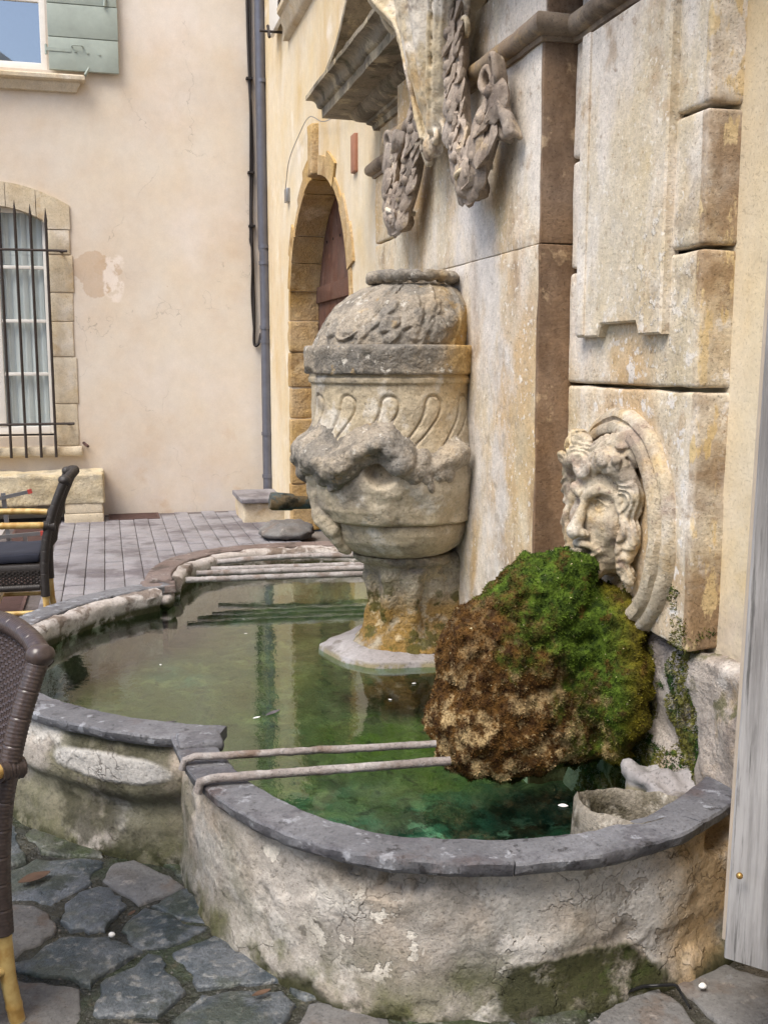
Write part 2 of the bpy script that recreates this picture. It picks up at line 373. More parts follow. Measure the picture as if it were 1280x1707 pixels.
M['pilaster'] = weathered('pilaster limestone', 'd2c09c', 'dacdb6', fount_layers + [
    L('e6dfd6', 14, .57, .63, reg=[('Z', 2.1, 1.3)], warp=.3),
    L('c4bfba', 2, .42, .6, reg=[('Z', 1.25, .6)], amt=.7),
    L('967a58', 2.4, .38, .56, reg=[('Y', 2.54, 2.53)], warp=.008, amt=.95),
    L('d9bf8c', 18, .55, .62, stretch=(1, 1, .4), reg=[('Y', 2.54, 2.53)], warp=.008, amt=.9),
    L('7c6650', 9, .52, .6, ell=((XL, 2.63, 1.85), (.2, .16, .5), .8), amt=.4), L('e8dfd0', 24, .57, .61, ell=((XL, 2.7, 1.75), (.2, .2, .35), .6), amt=.9, h=.4)], bumps=((110, .5, .004), (40, .4, .006), (12, .25, .012)), speck=.13)
M['base_render'] = weathered('patched grey render', 'a89c90', 'b8aea4', [L('c9a874', 2.6, .48, .6, amt=.7), L('857a72', 4, .48, .6, amt=.8), L('cfc6bc', 3, .55, .63, amt=.8), L('5c5a34', 7, .55, .63, amt=.8)], bumps=((50, .8, .01), (14, .6, .02)), speck=.14)
M['sculpt'] = weathered('carved limestone', 'cdb992', 'd8cab0', [
    L('c39c60', 5, .5, .66, amt=.6), L('efe8dd', 4, .5, .62, amt=.7, off=3), L('7c6a5c', 6, .55, .64, amt=.7)], bumps=((70, .5, .006), (22, .5, .012)), speck=.1)
M['dark_carving'] = weathered('weathered dark carving', '988a7c', 'ae9e8e', [
    L('bfa988', 9, .58, .68, amt=.8), L('5e524a', 5, .5, .64, amt=.7), L('d8c8a8', 30, .64, .7, amt=.7)], bumps=((80, .5, .006), (24, .5, .01)), speck=.12)
M['dark_cornice'] = weathered('soot-dark cornice stone', '8f836e', 'a39680', [
    L('5c5446', 4, .5, .64, amt=.75), L('c6b592', 6, .55, .64, amt=.8), L('4a4c38', 7, .55, .66, amt=.6)], bumps=((60, .5, .008), (14, .5, .015)), speck=.14)
M['astragal'] = weathered('astragal stone', '8a7866', '9c8972', [L('b99c6c', 6, .55, .66, amt=.7), L('5f5248', 5, .5, .64, amt=.7)], bumps=((60, .4, .005),), speck=.1)
M['mask'] = weathered('mask stone', 'b9a585', 'c8b99e', [
    L('c6a468', 7, .5, .66, amt=.6), L('a58f80', 5, .56, .66, amt=.7), L('8b7565', 30, .6, .68, amt=.7), L('d8cebc', 6, .54, .64, amt=.6, off=3), L('8f7f74', 3, .5, .62, amt=.55)], bumps=((90, .7, .005), (26, .6, .01)), speck=.14, grime=.32)
urn_layers = [
    L('7f7a72', 5, .46, .6, amt=.8), L('c9a566', 2.2, .42, .58, reg=[('X', 1.2, 1.42)], warp=.12, amt=.8),
    L('5f5b55', 8, .5, .6, amt=.6, reg=[('X', 1.25, .9)]), L('cfc8bb', 22, .6, .66, amt=.8), L('b89a66', 12, .62, .7, amt=.6)]
M['urn_dark'] = weathered('lichened urn stone', '9b9080', 'aca08e', urn_layers, bumps=((55, .9, .01), (16, .7, .02)), speck=.2)
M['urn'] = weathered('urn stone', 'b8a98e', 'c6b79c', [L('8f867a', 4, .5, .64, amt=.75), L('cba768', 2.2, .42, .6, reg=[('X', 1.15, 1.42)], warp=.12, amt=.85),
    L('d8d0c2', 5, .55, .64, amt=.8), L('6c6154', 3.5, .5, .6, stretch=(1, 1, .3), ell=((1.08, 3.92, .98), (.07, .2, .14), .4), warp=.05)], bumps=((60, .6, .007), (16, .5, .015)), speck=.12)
M['urn_foot'] = weathered('urn foot stone with algae', 'a3977f', 'b5aa94', [L('8a8176', 5, .5, .62), L('8c6a1c', 5, .45, .56, reg=[('Z', .66, .5)], warp=.12, amt=.9),
    L('4c4a18', 9, .52, .6, reg=[('Z', .8, .5)], warp=.15, amt=.85), L('c8b48c', 12, .58, .66, amt=.7)], bumps=((40, 1.0, .014), (14, .8, .03)), speck=.18)
M['ring'] = weathered('limed ring stone', '7f7768', '958d80', [L('3c3620', 6, .42, .54, amt=.85, reg=[('Z', .41, .37)], warp=.02), L('c4bcae', 8, .54, .62, amt=.8)], bumps=((40, 1, .012),), speck=.2)
M['lime_slab'] = weathered('limescaled slab', '928c8a', 'a8a4a4', [L('6c645c', 6, .5, .62, amt=.8), L('8a7f62', 8, .4, .5, reg=[('Z', .33, .31)], warp=.01)], bumps=((50, .4, .006),), rough=.6, speck=.08)
M['basin_wall'] = weathered('old basin render', 'a69d92', 'b8b0a6', [
    L('c9c3ba', 2.4, .46, .52, amt=.95, reg=[('Z', .06, .24)], warp=.35, h=.5), L('8c857a', 2.2, .48, .6, amt=.75, off=4), L('cbb8a2', 1.9, .5, .62, amt=.6, off=6), L('77735e', 3.4, .48, .6, reg=[('Z', .30, .05)], warp=.3, amt=.75),
    L('e0d8ca', 13, .54, .565, amt=.95, ell=((.55, 2.25, .2), (.19, .25, .14), .5), warp=.15, h=-.3), L('e0d8ca', 6, .54, .555, amt=.95, ell=((.42, 2.36, .3), (.24, .3, .06), .4), warp=.1, h=-.4), L('d2cbc2', 4.5, .53, .545, amt=.9, reg=[('X', .7, .9)], h=.5, off=9),
    L('5f6038', 5, .44, .58, reg=[('Z', .15, .0)], warp=.22, amt=.9), L('666349', 2.6, .42, .55, reg=[('X', .42, .10)], warp=.25, amt=.8), L('c9a878', 2.4, .40, .52, reg=[('X', 1.2, 1.42)], amt=.8),
    L('45452a', 7, .34, .5, ell=((1.06, 2.11, .035), (.27, .2, .11), .2), warp=.42, h=.4), L('44521f', 12, .47, .6, ell=((1.14, 2.11, .07), (.14, .2, .08), .4), warp=.35, amt=.7),
    L('3a3828', 3.6, .5, .6, reg=[('X', .22, -.05)], amt=.8), L('c6c1ba', 3.5, .34, .42, ell=((-.12, 3.12, .29), (.3, .3, .06), .2), warp=.16, h=.5),
    L('3f3f26', 9, .42, .52, reg=[('Z', .06, .0)], warp=.08), L('5e574c', 20, .62, .68, amt=.5)], bumps=((70, .7, .006), (22, .3, .012)), speck=.15, grime=.26, crack=(3.6, .009, .5))
M['coping'] = weathered('grey coping stone', '66666a', '78787c', [L('57555a', 7, .5, .6, amt=.75), L('a0a2a8', 16, .58, .64, amt=.7), L('332f30', 26, .6, .66, amt=.7), L('5b4a44', 4, .54, .66, amt=.6)], rough=.62, bumps=((70, .5, .005), (18, .4, .012)), speck=.14, spec=.35)
M['coping_far'] = weathered('limed coping stone', '6f5f58', '7f706a', [L('4f4640', 7, .52, .64, amt=.8), L('a39a94', 12, .6, .68, amt=.6)], rough=.7, bumps=((70, .5, .005),), speck=.14)
M['limescale'] = weathered('white limescale lip', 'aaa098', 'c4bcb6', [L('6d5d50', 6, .5, .6, amt=.85), L('4c4a30', 7, .4, .5, reg=[('Z', .35, .32)], warp=.02)], bumps=((40, .7, .01),), speck=.12)
M['basin_floor'] = weathered('algae-covered basin bed', '4f8272', '3c6a58', [
    L('163a30', 5, .46, .56, amt=.95), L('a0ceb4', 9, .54, .61, amt=.85, reg=[('Y', 3.3, 2.9)]), L('74744a', 3.0, .2, .5, reg=[('Y', 3.0, 3.5)], warp=.3, amt=.9), L('9c9a68', 9, .5, .62, reg=[('Y', 3.0, 3.5)], amt=.7), L('6c7818', 2.0, .25, .5, ell=((1.1, 3.75, .0), (.45, .5, .6), .5), amt=.9),
    L('16281e', 12, .56, .64, amt=.7), L('5c5a3a', 2.4, .4, .6, reg=[('Y', 3.2, 3.7)], amt=.6), L('3f5238', 6, .48, .6, reg=[('Y', 4.4, 5.2)], amt=.8)], bumps=((24, .8, .03),), speck=.15, f=.75)
M['cobble'] = weathered('wet grey cobble', '656c71', '7a7f85', [L('46525a', 5, .48, .6, amt=.8), L('a3a29e', 30, .54, .62, amt=.7), L('4c5442', 4, .5, .62, amt=.7), L('39423c', 8, .54, .62, amt=.7)], f=.66, rough=.34, bumps=((60, .8, .008), (18, .5, .015)), speck=.2, spec=.5, roughlayer=(8, .4, .6, .28))
M['cobble_moss'] = weathered('mossy dark cobble', '4a4c42', '585a4e', [L('35401f', 5, .46, .58, amt=.85), L('7d7c74', 20, .56, .64, amt=.7), L('2c2e26', 6, .5, .62, amt=.7)], rough=.5, bumps=((60, .8, .008), (18, .6, .015)), speck=.22, spec=.5, roughlayer=(8, .4, .6, .28))
M['slab'] = weathered('worn paving slab', '6a6866', '7c7a78', [L('6c6660', 4, .5, .64, amt=.7), L('6f5a48', 5, .55, .66, amt=.5), L('b0a69c', 14, .6, .68, amt=.5)], rough=.7, bumps=((60, .6, .006), (16, .4, .012)), speck=.14)
M['grout'] = weathered('wet mossy grout', '33342a', '454238', [L('36402a', 3, .48, .62, amt=.8), L('5c5644', 14, .6, .68, amt=.8), L('141510', 4, .5, .62, amt=.7), L('6c6258', 3, .4, .6, reg=[('Y', 2.4, 1.7)], amt=.6)], rough=.55, bumps=((50, .9, .012), (14, .8, .03)), speck=.3, spec=.5, roughlayer=(5, .42, .6, .2))
M['sett'] = weathered('grey street sett', '858286', '939094', [L('595256', 2.0, .48, .62, amt=.7), L('8c8482', 9, .6, .68, amt=.5)], rough=.6, bumps=((70, .4, .004),), speck=.1)
M['joint'] = weathered('dark sett joints', '5c5554', '68605f', [L('5c5450', 8, .5, .6)], speck=.15)
M['ground'] = weathered('street ground', '6f6862', '7c746c', [L('5a5450', 2, .5, .6)], speck=.12)
M['pale_pave'] = weathered('pale paving', 'a39c98', 'b0aaa6', [], speck=.08)
M['white_paint'] = plain('white window paint', 'e8e4dc', .45, var=.05)
M['shutter'] = plain('grey-green shutter paint', '9aa39a', .6, var=.12, vs_=6, bump=(50, .25, .003))
M['iron'] = plain('dark wrought iron', '3a322e', .55, metal=.3, var=.2)
M['zinc'] = plain('grey zinc pipe', '6c6d76', .42, metal=.55, var=.14, vs_=7)
M['cable'] = plain('black cable', '2a2422', .6)
M['door'] = weathered('brown painted door', '5f4034', '6c4c3e', [L('4c2a22', 4, .5, .66, amt=.6), L('9c7864', 18, .62, .7, amt=.5)], bumps=((40, .3, .004),), speck=.08, rough=.6)
M['plaque'] = plain('red-brown plaque', '9c6c54', .6)
M['grate'] = plain('rusty drain iron', '5a4440', .6, metal=.3, var=.25)
M['alu'] = plain('brushed aluminium', '9c9c9e', .35, metal=.85, var=.08)
M['redcap'] = plain('red plastic cap', 'a8443c', .5)
M['wicker_dark'] = plain('black-brown wicker', '2e2926', .5, var=.35, vs_=60, bump=(140, .5, .003), spec=.5)
M['wicker'] = plain('brown wicker', '463b38', .32, var=.3, vs_=70, spec=.55)
M['cushion'] = plain('dark blue cushion', '2b2d38', .9, var=.2)
b_ = NB('bamboo'); z_ = b_.math('FRACT', b_.math('MULTIPLY', b_.axis('Z'), 6.5))
b_.bsdf(b_.mix(b_.mr(b_.noise(20, 5, .6), .35, .65), lin('b08a4a'), lin('cdb274')), .4, spec=.5); M['bamboo'] = b_.m
M['bar_iron'] = weathered('limed iron bar', '8a817c', 'a39b97', [L('75604f', 9, .5, .66, amt=.7), L('b9b4b2', 14, .5, .64, amt=.6)], bumps=((60, .8, .006),), speck=.15, rough=.7)
M['bronze'] = weathered('verdigris spout', '3f5054', '4f6466', [L('6c5a3c', 9, .46, .56), L('2c2a20', 9, .55, .64)], bumps=((60, .8, .008),), rough=.45, speck=.15)
M['wood_grey'] = None
b_ = NB('weathered grey wood'); g_ = b_.noise(16, 8, .7, (1.2, 1.2, .07)); g2 = b_.noise(60, 6, .7, (1, 1, .05))
c_ = b_.mix(b_.mr(g_, .36, .64), lin('7d7a78'), lin('a9a6a4')); c_ = b_.mix(b_.mr(g2, .52, .66), c_, lin('62605e'))
b_.bsdf(b_.hsv(c_, b_.mr(b_.noise(2, 5, .6), .3, .7, .85, 1.12)), .75, b_.bump(g2, .5, .004, b_.bump(g_, .4, .005))); M['wood_grey'] = b_.m
M['edge_strip'] = plain('beige edging strip', 'b3a594', .6, var=.1)
M['brass'] = plain('dull brass knob', 'a8864e', .35, metal=.7)
M['dark_glass'] = None
b_ = NB('window glass'); bs = b_.bsdf(lin('aebfc0', .9), .04, spec=.9); bs.inputs['IOR'].default_value = 1.6; M['dark_glass'] = b_.m
b_ = NB('clear window glass'); g1 = b_.n('ShaderNodeBsdfGlossy'); g1.inputs['Roughness'].default_value = .015
g0 = b_.n('ShaderNodeBsdfTransparent'); g0.inputs[0].default_value = (.92, .95, .94, 1)
mx = b_.n('ShaderNodeMixShader'); b_.set(mx.inputs[0], b_.schlick(.16)); b_.set(mx.inputs[1], g0.outputs[0]); b_.set(mx.inputs[2], g1.outputs[0]); b_.set(b_.out.inputs[0], mx.outputs[0]); M['clear_glass'] = b_.m
b_ = NB('sky-mirroring glass'); g1 = b_.n('ShaderNodeBsdfGlossy'); g1.inputs['Roughness'].default_value = .015; g0 = b_.n('ShaderNodeBsdfTransparent')
mx = b_.n('ShaderNodeMixShader'); b_.set(mx.inputs[0], b_.schlick(.55)); b_.set(mx.inputs[1], g0.outputs[0]); b_.set(mx.inputs[2], g1.outputs[0]); b_.set(b_.out.inputs[0], mx.outputs[0]); M['sky_glass'] = b_.m
M['curtain'] = plain('pale curtain', 'eef0ee', .9, var=.04, vs_=4)
M['dark_room'] = plain('dark room', '3a4652', .9)
M['leaf_dry'] = plain('dry leaf', '5c4636', .7, var=.3, vs_=30)
M['white_bit'] = plain('white petal', 'e6e4e0', .7, var=.05)
M['feather'] = plain('grey feather', '5a5458', .8, var=.4, vs_=40)
M['plastic_black'] = plain('black plastic', '1f1f20', .4)
# moss: green above, brown and ochre below, by growth zones
def mossmat(name, deep=1.0):
    b = NB(name); g = b.mix(b.mr(b.noise(34, 5, .7), .35, .65), lin('2a3c0e', deep), lin('607824', deep)); br = b.mix(b.mr(b.noise(30, 5, .7), .35, .65), lin('3c2610', deep), lin('6e4e24', deep))
    och = b.mix(b.math('MULTIPLY', b.mr(b.noise(14, 6, .72), .47, .6), b.mr(b.axis('Z'), .85, .4, .15, 1.0)), br, lin('c8ae80', deep))
    ol = b.mix(b.mr(b.noise(22, 5, .7), .4, .62), lin('4a4210', deep), lin('7d7420', deep))
    w = b.math('MULTIPLY', b.math('SUBTRACT', b.noise(8, 8, .76), .5), 1.0)
    tz = b.math('ADD', b.math('ADD', b.math('MULTIPLY', b.axis('X'), .95), b.math('MULTIPLY', b.axis('Z'), .62)), b.math('MULTIPLY', b.axis('Y'), -.22)); tz = b.math('ADD', tz, w)
    c = b.mix(b.mr(tz, .86, 1.08), och, g); c = b.mix(b.mr(b.axis('X'), 1.43, 1.5), c, ol); c = b.mix(b.math('MULTIPLY', b.mr(b.noise(13, 6, .7, off=9), .55, .63), .7), c, br)
    c = b.mix(b.mr(b.noise(55, 4, .7, off=4), .66, .7), c, lin('d8cba0', deep))
    b.bsdf(c, .85, b.bump(b.noise(120, 4, .7), .8, .01), spec=.2); return b.m
M['moss'] = mossmat('moss', 1.0); M['moss_core'] = mossmat('moss-grown tufa', .8)
M['moss_wall'] = weathered('wall moss', '5c5a1c', '7d7a30', [L('2c4a10', 9, .48, .58), L('b8ad84', 14, .58, .66, amt=.8), L('3c2c14', 8, .56, .64)], bumps=((60, 1, .012),), speck=.3)
# water: thin tinted sheet, fresnel mirror
b_ = NB('fountain water'); gl = b_.n('ShaderNodeBsdfGlossy'); gl.inputs['Roughness'].default_value = .02
nr = b_.bump(b_.noise(9, 3, .5), .05, .02, b_.bump(b_.noise(55, 3, .5, (1, .45, 1)), .06, .004)); b_.set(gl.inputs['Normal'], nr)
tr = b_.n('ShaderNodeBsdfTransparent'); tr.inputs[0].default_value = (.62, .80, .66, 1)
mx = b_.n('ShaderNodeMixShader'); b_.set(mx.inputs[0], b_.schlick(.025, nr)); b_.set(mx.inputs[1], tr.outputs[0]); b_.set(mx.inputs[2], gl.outputs[0]); b_.set(b_.out.inputs[0], mx.outputs[0]); M['water'] = b_.m

# ================================================================== ground
g = obj('ground', [(-60, -60, -.03), (60, -60, -.03), (60, 60, -.03), (-60, 60, -.03)], [(0, 1, 2, 3)], M['ground'], smooth=None); tag(g, kind='structure')
# street of setts behind the basin
pav = obj('pavement', [(-3.2, 4.2, -.012), (1.6, 4.2, -.012), (1.6, 10.86, -.012), (-3.2, 10.86, -.012)], [(0, 1, 2, 3)], M['joint'], smooth=None); tag(pav, kind='structure')
def paver_mesh(w, l, h, seed):
    V, F = blockm((-w / 2, -l / 2, -h), (w / 2, l / 2, 0), res=9, bev=.006, rough=.0)
    return mesh('paving_stone', V, F, M['sett'], 40)
SW, SL = .137, .272
pm = [paver_mesh(SW - .005, SL - .005, .03, k) for k in range(2)]
cnt = 0
for i in range(22):
    x = 1.52 - i * SW
    for j in range(19):
        y = 10.68 - j * SL - (SL / 2 if i % 2 else 0)
        if y < 5.5 or (x < -.52): continue
        if x < .1 and y < 6.0: continue
        o = bpy.data.objects.new('paving_stone', pm[0]); col.objects.link(o); o.parent = pav
        o.location = (x, y, .0 + random.uniform(-.003, .003)); o.rotation_euler = (R_(random.uniform(-.6, .6)), R_(random.uniform(-.8, .8)), R_(random.uniform(-.5, .5)))
pp = obj('pale_strip', [(-3.2, 7.9, -.006), (-.95, 7.9, -.006), (-.95, 10.4, -.006), (-3.2, 10.4, -.006)], [(0, 1, 2, 3)], M['pale_pave'], pav, smooth=None)
# wet ground in front of the basin
gx = np.linspace(-2.6, 1.62, 120); gy = np.linspace(.3, 4.4, 120); GX, GY = np.meshgrid(gx, gy, indexing='ij')
P3 = np.stack([GX, GY, np.zeros_like(GX)], -1); GZ = -.007 + .014 * fbm(P3, 7, 4, 3)
idx = np.arange(GX.size).reshape(GX.shape)
Fq = [(idx[i, j], idx[i + 1, j], idx[i + 1, j + 1], idx[i, j + 1]) for i in range(119) for j in range(119)]
fore = obj('wet_ground', np.stack([GX, GY, GZ], -1).reshape(-1, 3), Fq, M['grout'], smooth=180); tag(fore, kind='structure')
def slabm(poly, z0, z1, jit=.012, seed=0, dome=.006):
    P = np.array(poly, float)[:, :2]; n = len(P); c = P.mean(0); B = []
    for i in range(n):
        a, b = P[i], P[(i + 1) % n]; k = max(2, int(np.linalg.norm(b - a) / .022))
        for t in range(k): B.append(a + (b - a) * t / k)
    B = np.array(B); m = len(B); p3 = np.c_[B, np.full(m, seed * 3.3)]
    B = B + np.stack([vnoise(p3, 14, seed) + .5 * vnoise(p3, 38, seed), vnoise(p3, 14, seed + 9) + .5 * vnoise(p3, 38, seed + 3)], 1) * jit
    V = []; F = []
    rings = [(1.02, z0), (1.0, z1 - .007), (.98, z1 - .002), (.94, z1), (.7, z1 + dome * .6), (.4, z1 + dome)]
    for s, z in rings:
        q = c + (B - c) * s; zz = z + (vnoise(np.c_[q, np.full(m, seed)], 13, seed) * .004 if s < 1 else 0)
        V += [(*a, float(b)) for a, b in zip(q, np.broadcast_to(zz, (m,)))]
    V.append((*c, z1 + dome))
    for r in range(len(rings) - 1):
        for k in range(m): F.append((r * m + k, r * m + (k + 1) % m, (r + 1) * m + (k + 1) % m, (r + 1) * m + k))
    e = (len(rings) - 1) * m
    for k in range(m): F.append((e + k, e + (k + 1) % m, len(V) - 1))
    return V, F
stones = [  # outlines of the cobbles in view, read off the photo and laid on the ground
    ([(60, 1610), (150, 1545), (205, 1590), (160, 1625), (95, 1630)], 'cobble'), ([(150, 1640), (220, 1590), (325, 1637), (290, 1690), (215, 1685)], 'cobble'),
    ([(300, 1695), (370, 1668), (440, 1685), (430, 1712), (310, 1725)], 'cobble'), ([(-60, 1640), (60, 1625), (150, 1665), (120, 1720), (-50, 1760)], 'slab'),
    ([(42, 1468), (70, 1448), (140, 1465), (115, 1500), (60, 1495)], 'cobble'), ([(108, 1522), (150, 1483), (225, 1498), (220, 1525), (140, 1538)], 'cobble'),
    ([(195, 1470), (215, 1455), (275, 1460), (278, 1500), (230, 1510)], 'slab'), ([(225, 1530), (250, 1516), (312, 1540), (290, 1550)], 'cobble'),
    ([(345, 1612), (372, 1590), (395, 1600), (385, 1625)], 'cobble'), ([(-20, 1525), (40, 1515), (85, 1535), (30, 1572), (-30, 1570)], 'slab'),
    ([(1120, 1665), (1165, 1625), (1290, 1610), (1420, 1640), (1380, 1760), (1180, 1760)], 'slab'), ([(990, 1712), (1030, 1688), (1110, 1682), (1150, 1735), (1040, 1760)], 'slab'),
    ([(520, 1720), (560, 1695), (640, 1700), (700, 1740), (600, 1790)], 'slab'), ([(760, 1740), (900, 1722), (960, 1780), (800, 1800)], 'cobble'),
    ([(150, 1745), (230, 1708), (290, 1730), (260, 1790), (170, 1800)], 'slab'), ([(268, 1512), (300, 1500), (318, 1522), (292, 1530)], 'cobble')]
seeds = [np.mean([at(x, y, Z=0.)[:2] for x, y in pl], 0) for pl, _ in stones]; kinds = [mt for _, mt in stones]; ntr = len(seeds)
for i in range(15):
    for j in range(13):
        c = np.array([-2.0 + i * .26 + (.13 if j % 2 else 0) + random.uniform(-.06, .06), .55 + j * .235 + random.uniform(-.05, .05)])
        if min(np.linalg.norm(c - q) for q in seeds) > .19: seeds.append(c); kinds.append(random.choice(['cobble', 'cobble', 'slab', 'cobble_moss', 'cobble_moss']))
def clip(poly, n, d):
    out = []
    for i in range(len(poly)):
        p, q = poly[i], poly[(i + 1) % len(poly)]; a, b = p @ n - d, q @ n - d
        if a <= 0: out.append(p)
        if a * b < 0: out.append(p + (q - p) * a / (a - b))
    return out
for k, c in enumerate(seeds):
    if (c[0] - .95) ** 2 + (c[1] - 3.0) ** 2 < .66 ** 2 or (c[0] - .75) ** 2 + (c[1] - 4.25) ** 2 < 1.15 ** 2 or c[0] > 1.6: continue
    poly = [c + np.array(q) * .24 for q in ((-1, -.8), (.9, -1), (1, .9), (-.8, 1))]
    for q in seeds:
        dv = q - c; L_ = np.linalg.norm(dv)
        if 0 < L_ < .9: n = dv / L_; poly = clip(poly, n, n @ c + L_ / 2 - random.uniform(.010, .022))
    if len(poly) < 3: continue
    V, F = slabm(poly, -.03, random.uniform(-.001, .004), seed=k, jit=.020, dome=.003); obj('cobble_stone', V, F, M[kinds[k]], fore, smooth=50)
# grit and small stones lying in the wet joints
gp = []; r2 = np.random.default_rng(5)
for k in range(1500):
    x, y = r2.uniform(-1.2, 1.5), r2.uniform(1.3, 3.2)
    if (x - .95) ** 2 + (y - 3.0) ** 2 < .88 ** 2 or (x - .75) ** 2 + (y - 4.25) ** 2 < 1.3 ** 2: continue
    sz = r2.uniform(.002, .006) * (2.2 if k % 17 == 0 else 1); ang = r2.uniform(0, 6.28); V = [(sz * math.cos(ang + q) * r2.uniform(.7, 1.3), sz * math.sin(ang + q) * r2.uniform(.7, 1.3), 0) for q in (0, 1.57, 3.14, 4.71)] + [(r2.uniform(-.2, .2) * sz, 0, sz * r2.uniform(.5, 1.0))]
    zz = -.007 + .014 * float(fbm(np.array([[x, y, 0.]]), 7, 4, 3)[0]); gp.append(([(a + x, b + y, c + zz) for a, b, c in V], [(0, 1, 4), (1, 2, 4), (2, 3, 4), (3, 0, 4)]))
gv = obj('grit', *join(gp), M['slab'], fore, None); gv['kind'] = 'stuff'

# ================================================================== back house
bh = empty('house', (0, YB, 0), 'pink plastered house across the street with grey-green shutter', 'house')
X0, X1, HB = -6.0, 1.63, 8.6
holes = [(-1.52, -.425, 4.27, 6.1), (-1.53, -.47, .80, 3.06)]
xs = sorted({X0, X1, *[h[0] for h in holes], *[h[1] for h in holes]}); zs = sorted({-.03, HB, *[h[2] for h in holes], *[h[3] for h in holes]})
parts = []
for i in range(len(xs) - 1):
    for j in range(len(zs) - 1):
        mx_, mz_ = (xs[i] + xs[i + 1]) / 2, (zs[j] + zs[j + 1]) / 2
        if any(h[0] < mx_ < h[1] and h[2] < mz_ < h[3] for h in holes): continue
        parts.append(([(xs[i], YB, zs[j]), (xs[i + 1], YB, zs[j]), (xs[i + 1], YB, zs[j + 1]), (xs[i], YB, zs[j + 1])], [(0, 1, 2, 3)]))
for h in holes:
    a, b, c, d = h; y1 = YB + .3
    for q in ([(a, YB, c), (a, y1, c), (a, y1, d), (a, YB, d)], [(b, YB, c), (b, YB, d), (b, y1, d), (b, y1, c)], [(a, YB, d), (a, y1, d), (b, y1, d), (b, YB, d)], [(a, YB, c), (b, YB, c), (b, y1, c), (a, y1, c)]): parts.append((q, [(0, 1, 2, 3)]))
parts.append(([(X0, YB + .9, 0), (X1, YB + .9, 0), (X1, YB + .9, HB), (X0, YB + .9, HB)], [(0, 1, 2, 3)])); parts.append(([(X0, YB, HB), (X1, YB, HB), (X1, YB + .9, HB), (X0, YB + .9, HB)], [(0, 1, 2, 3)]))
V, F = join(parts); obj('wall', V, F, M['plaster_back'], bh, smooth=None)
def window(x0, x1, z0, z1, yf, nx, nz, curtain, arch=0.0):
    w = empty('window', (x0, yf, z0)); w.parent = bh; w.location = np.array((x0, yf, z0)) - org[bh.name]
    fr = []
    for lo, hi in (((x0, yf, z0), (x0 + .055, yf + .06, z1)), ((x1 - .055, yf, z0), (x1, yf + .06, z1)), ((x0 + .055, yf, z0), (x1 - .055, yf + .06, z0 + .075)), ((x0 + .055, yf, z1 - .06), (x1 - .055, yf + .06, z1)), (((x0 + x1) / 2 - .05, yf - .006, z0 + .075), ((x0 + x1) / 2 + .05, yf + .05, z1 - .06))): fr.append(blockm(lo, hi, res=9, bev=.006))
    obj('frame', *join(fr), M['white_paint'], w, 40)
    for half in range(2):
        a, b = (x0 + .055, (x0 + x1) / 2 - .05) if half == 0 else ((x0 + x1) / 2 + .05, x1 - .055)
        for k in range(nz):
            c0 = z0 + .075 + (z1 - z0 - .135) * k / nz; c1 = z0 + .075 + (z1 - z0 - .135) * (k + 1) / nz
            if k: obj('glazing_bar', *blockm((a, yf + .006, c0 - .016), (b, yf + .045, c0 + .016), res=9, bev=.005), M['white_paint'], w, 40)
            obj('pane', [(a, yf + .028, c0), (b, yf + .028, c0), (b, yf + .028, c1), (a, yf + .028, c1)], [(0, 1, 2, 3)], M['clear_glass' if curtain else 'sky_glass'], w, None)
    if curtain:
        n = 90; V = []; F = []
        for i in range(n):
            x = x0 + (x1 - x0) * i / (n - 1); y = yf + .085 + .022 * math.sin(i * .9) + .012 * math.sin(i * 2.3 + 1); V += [(x, y, z0), (x, y, z1)]
        for i in range(n - 1): F.append((2 * i, 2 * i + 2, 2 * i + 3, 2 * i + 1))
        obj('curtain', V, F, M['curtain'], w, 180)
    else: obj('dark_interior', [(x0, yf + .6, z0), (x1, yf + .6, z0), (x1, yf + .6, z1), (x0, yf + .6, z1)], [(0, 1, 2, 3)], M['dark_room'], w, None)
    return w
window(-1.52, -.425, 4.27, 6.1, YB + .06, 2, 3, False)
window(-1.53, -.49, .82, 3.02, YB + .10, 2, 4, True)
# moulded sill under the upper window
prof = [(0, 4.22), (.115, 4.22), (.13, 4.205), (.13, 4.175), (.115, 4.16), (.085, 4.155), (.085, 4.135), (.06, 4.105), (.05, 4.075), (0, 4.07)]
V, F = sweepm([(-1.75, YB), (-.215, YB), (-.215, YB + .05)], [(-o, z) for o, z in prof], noise=.004); obj('window_sill', V, F, M['stone_pale'], bh, 40)
# open shutter leaf lying against the wall
sh = empty('shutter', (-.41, YB - .05, 4.26)); sh.parent = bh; sh.location = np.array((-.41, YB - .05, 4.26)) - org[bh.name]
zb = [4.26, 4.56, 4.86, 5.13, 5.42, 5.75, 6.08]
for k in range(6): obj('board', *blockm((-.405 + random.uniform(0, .004), YB - .068, zb[k] + .003), (.232 + random.uniform(0, .006), YB - .035, zb[k + 1] - .003), res=.16, bev=.005, rough=.002), M['shutter'], sh, 40)
obj('hinge', *join([tubem([(-.425, YB - .05, 4.40), (-.425, YB - .05, 4.49)], .013), boxm((-.425, YB - .074, 4.43), (-.2, YB - .068, 4.46))]), M['shutter'], sh)
for k in range(4): obj('rivet', *tubem([(-.27 + .11 * k, YB - .076, 4.45 - .008 * k), (-.27 + .11 * k, YB - .066, 4.45 - .008 * k)], .012, 10), M['shutter'], sh)
obj('handle', *tubem(catmull([(-.19, YB - .068, 4.475), (-.18, YB - .095, 4.485), (-.10, YB - .095, 4.485), (-.09, YB - .068, 4.475)], 4), .006, 6), M['shutter'], sh)
